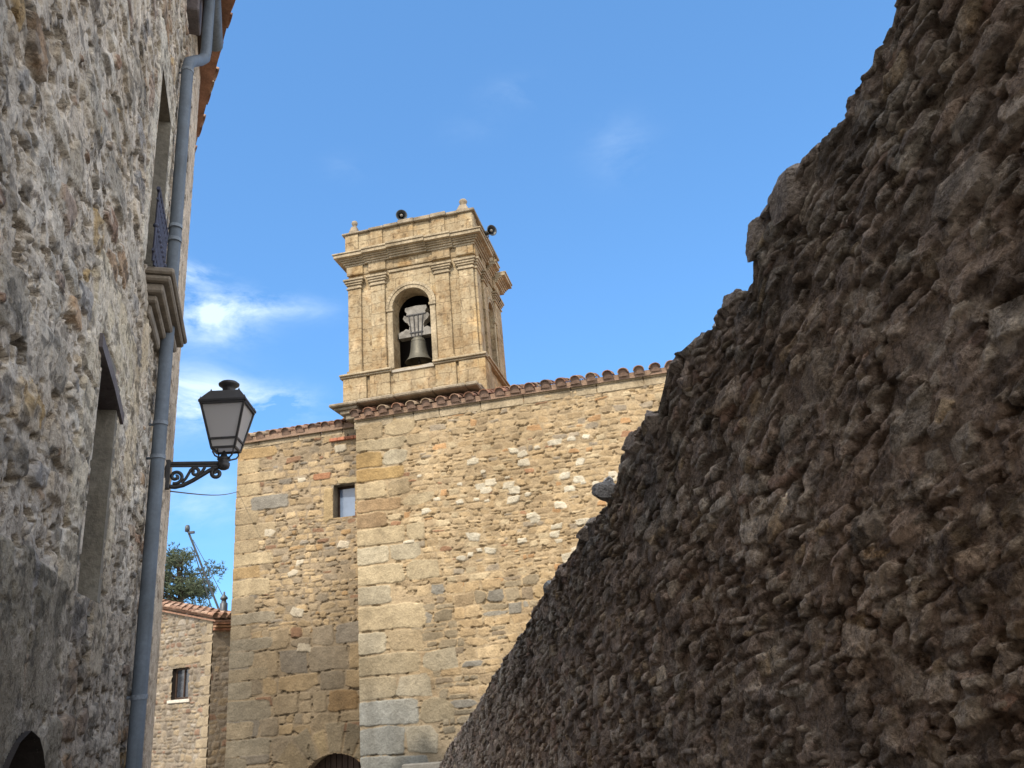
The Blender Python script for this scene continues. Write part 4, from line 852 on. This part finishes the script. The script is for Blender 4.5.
    for (z0, z1, o) in prof:
        for i, (x0, x1, e) in enumerate(cuts_):
            xa = max(x0, -o - .0) + .001; xb = min(x1, W + o) - .001; b.bbox(xa, xb, -o - e, .02, z0 + .0015, z1 + (e * .35 if z1 > 10.47 else 0), .006)
        for (y0, y1, e) in ((.02, .95, 0), (.95, 1.25, -.16), (1.25, 1.65, -.02), (1.65, Dp - .45, -.18), (Dp - .45, Dp + .25 + o * .3, .06)):
            if o + e > .03: b.bbox(W + .001, W + o + e, y0 + .0005, y1 - .0005, z0 + .0015, z1, .006)
        b.bbox(-o, -.001, .021, Dp + o, z0 + .0015, z1, .006); b.bbox(-o + .001, W + .0, Dp + .001, Dp + o, z0 + .0015, z1, .006)
    b.build('cornice', M_trim, tw)
    # parapet with strips and stepped coping
    b = MB(TF); b.box(-.03, W + .03, -.03, .25, 10.48, 11.05); b.box(-.03, .22, .251, Dp, 10.48, 11.05); b.box(W - .22, W + .03, .251, Dp, 10.48, 11.05); b.box(.221, W - .221, Dp - .25, Dp - .001, 10.48, 11.05)
    b.box(.22, W - .22, .25, Dp - .25, 10.48, 10.56)
    for (x0, x1) in ((-.05, .26), (.55, .84), (1.26, 1.56), (W - .88, W - .58), (W - .27, W + .05)): b.bbox(x0, x1, -.06, -.03, 10.51, 11.05, .008)
    for (y0, y1) in ((-.03, .25), (.7, .95), (1.4, 1.65), (Dp - .28, Dp)): b.bbox(W + .03, W + .06, y0, y1, 10.51, 11.05, .008)
    b.build('parapet', M_tower, tw)
    b = MB(TF); g = random.Random(4)
    for (x0, x1, e) in ((-.12, .52, 0), (.52, .88, .02), (.88, 1.22, .03), (1.22, 1.60, .06), (1.60, 1.98, .05), (1.98, 2.34, .06), (2.34, W + .12, .02)): b.bbox(x0 + .003, x1 - .003, -.10 - e * .4, .28, 11.051 + e * .1, 11.10 + e, .012)
    for k in range(4):
        y0 = .281 + k * (Dp - .25) / 4; b.bbox(W - .26, W + .12, y0, y0 + (Dp - .25) / 4 - .006, 11.051, 11.11, .012); b.bbox(-.12, .26, y0, y0 + (Dp - .25) / 4 - .006, 11.051, 11.11, .012)
    b.bbox(.261, W - .261, Dp - .28, Dp + .03, 11.051, 11.11, .012)
    b.build('coping', M_ledge, tw)
    for (x, y, k) in ((.12, .10, .8), (W - .16, .10, 1.05), (W - .12, Dp - .12, .8), (.12, Dp - .12, .8)):
        b = MB(TF); b.bbox(x - .14 * k, x + .14 * k, y - .14 * k, y + .14 * k, 11.105, 11.19, .02); b.add([(x - .12 * k, y - .12 * k, 11.19), (x + .12 * k, y - .12 * k, 11.19), (x + .12 * k, y + .12 * k, 11.19), (x - .12 * k, y + .12 * k, 11.19), (x - .07 * k, y - .07 * k, 11.33), (x + .07 * k, y - .07 * k, 11.33), (x + .07 * k, y + .07 * k, 11.33), (x - .07 * k, y + .07 * k, 11.33)], [(0, 1, 5, 4), (1, 2, 6, 5), (2, 3, 7, 6), (3, 0, 4, 7), (4, 5, 6, 7)])
        z0 = 11.33; b.lathe([(.0, z0 - .01), (.055 * k, z0), (.04 * k, z0 + .03), (.075 * k, z0 + .065), (.09 * k, z0 + .11), (.07 * k, z0 + .15), (.03 * k, z0 + .17), (0, z0 + .175)], (x, y, 0), 14); b.build('finial', M_ledge, tw)
    # weathered ledge where the tower meets the church eave
    b = MB(TF); g = random.Random(9); x = .04
    while x < 3.0:
        w_ = min(g.uniform(.4, .8), 3.02 - x); z0 = 6.60 + (x - .04) * .012
        b.bbox(x + .003, x + w_ - .003, -1.12 + g.uniform(-.015, .015) + (x - .04) * .02, -.06, z0, z0 + .075 + g.uniform(-.01, .01), .02)
        b.bbox(x + .003 + .02, x + w_ - .003, -.75, -.06, z0 + .075, z0 + .14, .02); x += w_
    b.bbox(.12, .6, -1.05, -.2, 6.54, 6.60, .015); b.bbox(.22, .6, -1.0, -.2, 6.46, 6.54, .015); b.bbox(.32, .6, -.95, -.3, 6.36, 6.46, .015)
    b.build('base_ledge', M_ledge, tw)
tower()

def bell_things():
    cx = TW / 2 + .02
    O = TO + Ct * cx - Cn * .30
    be = empty('bell', (O[0], O[1], 7.85), -R(10.8), 'bronze church bell hanging from a pale scrolled yoke in the tower arch', 'bell')
    b = MB(TF); c = (cx, .30, 0)
    b.lathe([(.0, 8.42), (.07, 8.42), (.12, 8.40), (.150, 8.36), (.160, 8.30), (.168, 8.20), (.182, 8.10), (.205, 8.0), (.235, 7.93), (.275, 7.88), (.30, 7.85), (.292, 7.845), (.26, 7.88), (.21, 7.95), (.17, 8.05), (.15, 8.2), (.14, 8.34), (0, 8.38)], c, 36)
    b.lathe([(.162, 8.31), (.168, 8.305), (.162, 8.30)], c, 36); b.lathe([(.243, 7.925), (.25, 7.915), (.25, 7.905)], c, 36)
    body = b.build('bell_body', M_bell, be)
    b = MB(TF); b.tube([(cx, .3, 8.3), (cx, .3, 7.86)], .012, 8); b.lathe([(0, 7.90), (.035, 7.88), (.04, 7.85), (.03, 7.82), (0, 7.80)], c, 12); b.build('clapper', M_iron, be)
    # yoke: broad stepped headstock, outline in x,z
    half = [(.0, 8.43), (.40, 8.43), (.41, 8.56), (.30, 8.59), (.24, 8.63), (.17, 8.60), (.155, 8.68), (.19, 8.76), (.25, 8.80), (.30, 8.88), (.27, 8.95), (.22, 8.93), (.21, 9.0), (.25, 9.06), (.24, 9.13), (.0, 9.15)]
    poly = [(cx + x, z) for x, z in half] + [(cx - x, z) for x, z in reversed(half[1:-1])]
    b = MB(TF); b.prism(poly, .22, .40); yk = b.build('yoke', M_yoke, be)
    b = MB(TF)
    for x, x2 in ((-.11, -.16), (-.035, -.05), (.035, .05), (.11, .16)): b.tube([(cx + x, .205, 8.40), (cx + x2, .205, 8.93)], .011, 6)
    b.bbox(cx - .22, cx + .22, .20, .22, 8.92, 8.95, .003); b.bbox(cx - .15, cx + .15, .20, .22, 8.50, 8.53, .003); b.build('strap', M_iron, yk)
    b = MB(TF); b.tube([(cx - .52, .31, 8.47), (cx + .52, .31, 8.47)], .03, 10); b.build('axle', M_iron, be)
    # loudspeakers
    def horn(name, pos, d, label, post):
        e = empty(name, pos, 0, label, 'loudspeaker', 'loudspeakers on the bell tower')
        d = Vector(d).normalized(); s_ = d.cross(Vector((0, 0, 1))).normalized(); u_ = s_.cross(d)
        fr = (np.array(pos), np.array(s_), -np.array(d), np.array(u_))
        b = MB(fr); b.lathe([(.125, .03), (.13, .035), (.125, .045), (.105, .02), (.075, -.02), (.05, -.06), (.035, -.11), (.06, -.12), (.06, -.20), (0, -.21)], (0, 0, 0), 28, ax='y')
        hb = b.build('horn', M_horn, e)
        b = MB(fr); b.lathe([(0, .035), (.022, .03), (.035, .012), (.028, -.03), (0, -.05)], (0, 0, 0), 16, ax='y'); b.build('horn_core', M_yoke, e)
        b = MB(); b.tube([Vector(pos) - d * .12, Vector(pos) - d * .12 - Vector((0, 0, .12)), Vector(post)], .014, 8); b.build('mounting_pole', M_iron, e)
    A = TO + Ct * 1.27 - Cn * .05; horn('loudspeaker', (A[0], A[1], 11.37), (.25, -1, -.25), 'horn loudspeaker on top of the tower parapet, facing the lane', (A[0], A[1] + .12, 11.05))
    A = TO + Ct * (TW + .27) - Cn * .75; horn('loudspeaker', (A[0] + .02, A[1], 10.98), (.55, -.8, -.2), 'horn loudspeaker on the right side of the tower, half turned away', (A[0] - .34, A[1] + .05, 10.85))
bell_things()

# ================================================================ STREET LAMP on its bracket
def lamp():
    u0 = 5.82; zz = 3.17; SC = 1.0
    base = LP(u0, .02, zz)
    e = empty('street_lamp', base, 0, 'black iron lantern on a scrolled wall bracket beside the grey drainpipe', 'street lamp')
    f = (LP(u0, 0, 0), Ln, Lt, np.array([0, 0, 1.]))   # x out of the wall, y along, z up
    b = MB(f)
    b.bbox(.0, .03, -.028, .028, 2.985, 3.195, .004)
    b.tube([(.02, 0, 3.17), (.40, 0, 3.175)], .016, 10)
    b.bbox(.02, .36, -.009, .009, 3.145, 3.18, .003)
    b.tube([(.02, 0, 3.005), (.07, 0, 3.0), (.12, 0, 3.012), (.18, 0, 3.045), (.24, 0, 3.085), (.29, 0, 3.12), (.33, 0, 3.14), (.38, 0, 3.15)], .016, 8)
    def spiral(cx, cz, r0, r1, a0, a1, rad=.0125, n=26): b.tube([(cx + (r0 + (r1 - r0) * k / n) * math.cos(a0 + (a1 - a0) * k / n), 0, cz + (r0 + (r1 - r0) * k / n) * math.sin(a0 + (a1 - a0) * k / n)) for k in range(n + 1)], rad, 8)
    spiral(.068, 3.075, .052, .014, -1.9, 5.2); spiral(.068, 3.075, .018, .004, 5.2, 7.5, .014, 10)
    spiral(.195, 3.108, .034, .010, 2.9, -4.5, .012); spiral(.34, 3.098, .036, .010, 2.2, 9.5, .014)
    b.tube([(.11, 0, 3.03), (.135, 0, 3.06), (.15, 0, 3.09), (.165, 0, 3.125), (.20, 0, 3.14)], .011, 8); b.tube([(.20, 0, 3.075), (.235, 0, 3.10), (.26, 0, 3.145)], .011, 8)
    b.build('bracket', M_iron, e)
    hx = .385
    b = MB(f); b.lathe([(0, 3.12), (.02, 3.125), (.038, 3.135), (.044, 3.155), (.044, 3.175), (.034, 3.185), (.046, 3.20), (.046, 3.215), (.024, 3.228), (.018, 3.25), (.009, 3.265), (0, 3.272)], (hx, 0, 0), 14); b.build('bracket_head', M_iron, e)
    # lantern frame, turned slightly about its own axis
    ang = R(-13); ca, sa = math.cos(ang), math.sin(ang)
    lf = (LP(u0, hx + .012, 0), Ln * ca + Lt * sa, Lt * ca - Ln * sa, np.array([0, 0, 1.]))
    zb, zt = 3.275, 3.60; hb, ht = .081, .153
    def P(sx, sy, t, k=1.0): h = (hb + (ht - hb) * t) * k; return (sx * h, sy * h, zb + (zt - zb) * t)
    zm = .20
    b = MB(lf)
    for sx in (-1, 1):
        for sy in (-1, 1): b.tube([P(sx, sy, 0), P(sx, sy, 1)], .011, 4, smooth=False)
    for t, r in ((0, .011), (zm, .010), (1, .015)):
        for (s0, s1) in (((-1, -1), (1, -1)), ((1, -1), (1, 1)), ((1, 1), (-1, 1)), ((-1, 1), (-1, -1))): b.tube([P(*s0, t), P(*s1, t)], r, 4, smooth=False)
    b.build('lantern_frame', M_iron, e)
    for (s0, s1) in (((-1, -1), (1, -1)), ((1, -1), (1, 1)), ((1, 1), (-1, 1)), ((-1, 1), (-1, -1))):
        b = MB(lf)
        for t0, t1 in ((.0, zm - .01), (zm + .01, .99)):
            V = [P(*s0, t0, .975), P(*s1, t0, .975), P(*s1, t1, .975), P(*s0, t1, .975)]; b.add(V, [(0, 1, 2, 3)])
        b.build('glass_pane', M_pane, e)
    b = MB(lf); z0 = zt + .005
    V = []
    for (h, z) in ((.169, z0), (.169, z0 + .016), (.112, z0 + .095), (.104, z0 + .102)): V += [(-h, -h, z), (h, -h, z), (h, h, z), (-h, h, z)]
    Fc = [(3, 2, 1, 0), (12, 13, 14, 15)] + [(4 * j + k, 4 * j + (k + 1) % 4, 4 * j + 4 + (k + 1) % 4, 4 * j + 4 + k) for j in range(3) for k in range(4)]; b.add(V, Fc)
    for sx in (-1, 1):
        for sy in (-1, 1): b.lathe([(0, z0), (.008, z0 + .008), (.009, z0 + .022), (.004, z0 + .032), (0, z0 + .045)], (sx * .157, sy * .157, .0), 8); b.lathe([(0, z0 + .08), (.007, z0 + .095), (.007, z0 + .105), (0, z0 + .12)], (sx * .10, sy * .10, 0), 8)
    b.lathe([(.045, z0 + .095), (.045, z0 + .145), (.05, z0 + .158), (.074, z0 + .175), (.076, z0 + .188), (.06, z0 + .202), (0, z0 + .208)], (0, 0, 0), 20); b.build('lantern_roof', M_iron, e)
    b = MB(lf)
    for sx, sy in ((-1, -1), (1, -1), (1, 1), (-1, 1)):
        b.tube([(sx * .07, sy * .07, zb), (sx * .072, sy * .078, zb - .03), (sx * .06, sy * .06, zb - .055), (sx * .03, sy * .03, zb - .07), (sx * .01, sy * .01, zb - .085)], .0065, 6)
    b.build('stay', M_iron, e)
    b = MB(lf); b.lathe([(0, zb + .34), (.02, zb + .33), (.03, zb + .27), (.028, zb + .2), (.015, zb + .16), (.014, zb + .12), (0, zb + .12)], (0, 0, 0), 14); b.build('bulb', M_yoke, e)
lamp()

# ================================================================ SMALL HOUSE BEYOND, its chimney, antenna mast, pine, cable
def small_house():
    Pc = np.array([-8.173, 20.425, 0.]); t = np.array([math.sin(R(-55)), math.cos(R(-55)), 0.]); s_ = np.array([math.sin(R(35)), math.cos(R(35)), 0.])
    e = empty('small_house', Pc + np.array([0, 0, -2.]), 0, 'small stone house with orange roof tiles and a little window, between drainpipe and church', 'house')
    f = (Pc, t, s_, np.array([0, 0, 1.]))     # x leftwards along the gable, y back along the right side
    us = np.arange(0, 4.2, .02); vs = np.arange(-1.0, 5.0, .02)
    F1 = Field(us, vs, (.22, .19, .15), 61, (.04, .035), 1.8); g = F1.rng
    pal = [(3, (.225, .185, .135)), (3, (.195, .165, .13)), (2, (.25, .20, .135)), (1, (.20, .13, .09)), (1, (.27, .24, .20))]
    F1.rows(0, 4.3, -1, 5, (.10, .2), (.15, .42), (.012, .04), pal, joint=.02, split=.3, skip=.05, p=(2.6, 4.5), irr=.1, edge=.2, dome=.4, tilt=.15, rot=.07)
    z = -1
    k = 0
    while z < 3.4: h = g.uniform(.2, .3); w_ = (.5, .28)[k % 2]; F1.stamp(w_ / 2 - .02, z + h / 2, w_ / 2 + .02, h / 2 - .01, .03, (.28, .23, .16), 0, 7, .03, .1, .1, .05, .1); z += h; k += 1
    F1.stamp(1.35, 2.50, .62, .11, .03, (.27, .22, .15), 0, 7, .03, .1, .1, .05, .1)
    F1.H += .02 * fbm(F1.U * 9, F1.V * 9, 600, 3); F1.C *= (1 + .5 * fbm(F1.U * 3, F1.V * 3, 610, 4))[..., None]
    sl_ = .205
    V0 = F1.V.copy(); F1.vs = F1.vs
    def shp(U, V): return np.minimum(V, 3.44 + sl_ * U)
    def hole(u, z): return ((u > .95) & (u < 1.75) & (z > 1.55) & (z < 2.32))
    F1.mesh('gable_wall', M_church, Pc, t, -s_, e, hole, shape=shp)
    F2 = Field(np.arange(0, 1.0, .02), np.arange(-1, 3.5, .025), (.22, .19, .15), 71, (.04, .03), 1.8)
    F2.rows(0, 5, -1, 3.5, (.10, .2), (.15, .42), (.012, .035), pal, joint=.02, split=.3, skip=.05, irr=.1, edge=.2, dome=.4, tilt=.15)
    F2.H *= .4; F2.mesh('side_wall', M_church, Pc, s_, -t, e)
    b = MB(f); b.add([(.04, .5, -2), (4.2, .5, -2), (4.2, .5, 4.23), (.04, .5, 3.45), (.04, 5, -2), (4.2, 5, -2), (4.2, 5, 2.9), (.04, 5, 2.5)], [(0, 1, 2, 3), (7, 6, 5, 4), (1, 5, 6, 2), (0, 3, 7, 4)]); b.build('wall', M_quoin, e)
    # window
    b = MB(f); b.box(.89, .95, .01, .3, 1.5, 2.36); b.box(1.75, 1.81, .01, .3, 1.5, 2.36); b.box(.95, 1.75, .01, .3, 2.32, 2.38); b.box(.89, 1.81, .27, .3, 1.5, 2.36); wn = b.build('window', M_dark, e)
    b = MB(f)
    for (x0, x1, z0, z1) in ((.95, 1.0, 1.55, 2.32), (1.70, 1.75, 1.55, 2.32), (1.0, 1.70, 2.27, 2.32), (1.0, 1.70, 1.55, 1.6), (1.33, 1.37, 1.6, 2.27)): b.bbox(x0, x1, .10, .15, z0, z1, .005)
    b.build('frame', M_wood, wn)
    b = MB(f); b.box(1.0, 1.70, .13, .14, 1.6, 2.27); b.build('pane', mat('dark_pane', (.03, .035, .045), .2, nscale=(3, 9), namp=(.2, .2), spec=.6), wn)
    b = MB(f); b.bbox(.85, 1.86, -.05, .12, 1.47, 1.55, .01); b.build('sill', mat('pale_house_sill', (.5, .47, .41), nscale=(5, 30), namp=(.2, .2)), wn)
    # roof: falls toward the right side; tiles run down that slope
    th = math.atan(sl_); g = random.Random(2)
    b = MB(); up = Vector(t) * math.cos(th) + Vector((0, 0, math.sin(th)))
    tiles(b, Vector(Pc - t * .28 - s_ * .12 + np.array([0, 0, 3.43])), Vector(s_), up, 4, 14, spacing=.22, g=g, pal=[(3, (.27, .165, .115)), (2, (.30, .205, .15)), (1, (.22, .13, .09))]); b.build('roof_tiles', M_tile, e)
    b = MB(f); b.col = (.28, .17, .12)
    b.add([(-.2, -.1, 3.33), (4.2, -.1, 4.23), (4.2, 1.0, 4.23), (-.2, 1.0, 3.33), (-.2, -.1, 3.37), (4.2, -.1, 4.27), (4.2, 1.0, 4.27), (-.2, 1.0, 3.37), (4.2, 5, 3.0), (-.2, 5, 2.6)], [(0, 3, 2, 1), (4, 5, 6, 7), (0, 1, 5, 4), (0, 4, 7, 3), (7, 6, 8, 9), (3, 7, 9)]); b.build('roof', M_tile, e)
    b = MB(f)
    for k in range(3):
        b.col = ((.27, .14, .09), (.31, .19, .12), (.25, .13, .08))[k]; b.bbox(-.07 - .06 * k, .0, -.02, 1.0, 3.13 + .07 * k, 3.185 + .07 * k, .005)
    b.build('brick_eave', M_tile, e)
    b = MB(); c = (-8.15, 20.97, 0); b.lathe([(.10, 3.55), (.10, 3.84), (.07, 3.86), (.06, 3.93), (.10, 3.95), (.09, 4.0), (.03, 4.06), (.02, 4.14), (0, 4.15)], c, 14); b.build('chimney_pot', M_horn, e)
small_house()

def mast():
    e = empty('mast', (-10.0, 25.08, 0), 0, 'thin leaning mast with a small fitting at its tip, above the small tiled roof', 'mast')
    b = MB(); b.tube([(-9.0, 25.3, 1.5), (-9.9, 25.1, 4.1), (-10.88, 24.71, 6.62)], .035, 8); b.tube([(-9.25, 25.3, 1.5), (-10.12, 25.08, 4.15), (-10.70, 24.8, 6.0)], .016, 6)
    b.tube([(-10.88, 24.71, 6.62), (-10.94, 24.7, 6.78)], .02, 6); b.build('pole', M_horn, e)
    b = MB(); b.lathe([(0, -.12), (.07, -.1), (.08, 0), (.06, .1), (0, .12)], (-10.9, 24.7, 6.70), 12); b.bbox(-10.86, -10.66, 24.66, 24.74, 6.52, 6.6, .01); b.build('fitting', M_horn, e)
    b = MB(); b.tube([(-10.73, 24.78, 6.33), (-9.6, 23.5, 5.1), (-8.16, 20.99, 3.98)], .010, 5); b.build('guy_wire', M_iron, e)
mast()
def pine():
    O = np.array([-12.1, 27.5, -2.]); e = empty('pine_tree', O, 0, 'dark pine tree rising behind the small house, half hidden by the left house', 'tree')
    g = random.Random(6); b = MB(); b.tube([(-12.4, 27.8, -2), (-12.35, 27.8, 2), (-12.3, 27.7, 5), (-12.5, 27.6, 6.4)], [.2, .16, .1, .03], 10); tr = b.build('trunk', M_bark, e)
    clumps = []; lb = MB()
    for k in range(85):
        z = g.uniform(2.8, 6.5); rad = (1.9 if z < 5.5 else 1.9 - (z - 5.5) * .85) * g.uniform(.35, 1); a = g.random() * 6.28
        q = Vector((-13.0 + rad * math.cos(a), 27.7 + rad * math.sin(a), z)); clumps.append(q); lb.tube([(-12.32, 27.7, z - .35), (q + Vector((-12.32, 27.7, z - .2))) / 2 , q], [.04, .028, .01], 5)
    lb.build('branch', M_bark, tr)
    b = MB()
    for q in clumps:
        R_ = g.uniform(.3, .6)
        for s in range(g.randint(85, 110)):
            d = Vector((g.gauss(0, 1), g.gauss(0, 1), g.gauss(0, .55))); d = d.normalized() * R_ * g.random() ** .4; c = q + d
            t_ = Vector((g.gauss(0, 1), g.gauss(0, 1), g.gauss(.5, .7))).normalized()
            sh = g.uniform(.6, 1.35); b.col = (.075 * sh, .095 * sh, .055 * sh)
            for m_ in range(5):
                a_ = (t_ + Vector((g.gauss(0, .6), g.gauss(0, .6), g.gauss(0, .6)))).normalized(); o_ = a_.orthogonal().normalized() * .012; L_ = g.uniform(.08, .15)
                b.add([c - o_, c + o_, c + a_ * L_ + o_ * .4, c + a_ * L_ - o_ * .4], [(0, 1, 2, 3)])
    b.build('crown', M_leaf, e)
pine()
def cable():
    b = MB(); A_ = Vector(LP(6.2, .0, 3.06)); B_ = Vector((-5.66, 15.04, 5.36)); b.tube([A_.lerp(B_, k / 8) - Vector((0, 0, .05 * math.sin(math.pi * k / 8))) for k in range(9)], .006, 6); o = b.build('overhead_cable', M_iron)
    tag(o, 'thin overhead cable strung from the lamp wall to the church', 'cable')
cable()
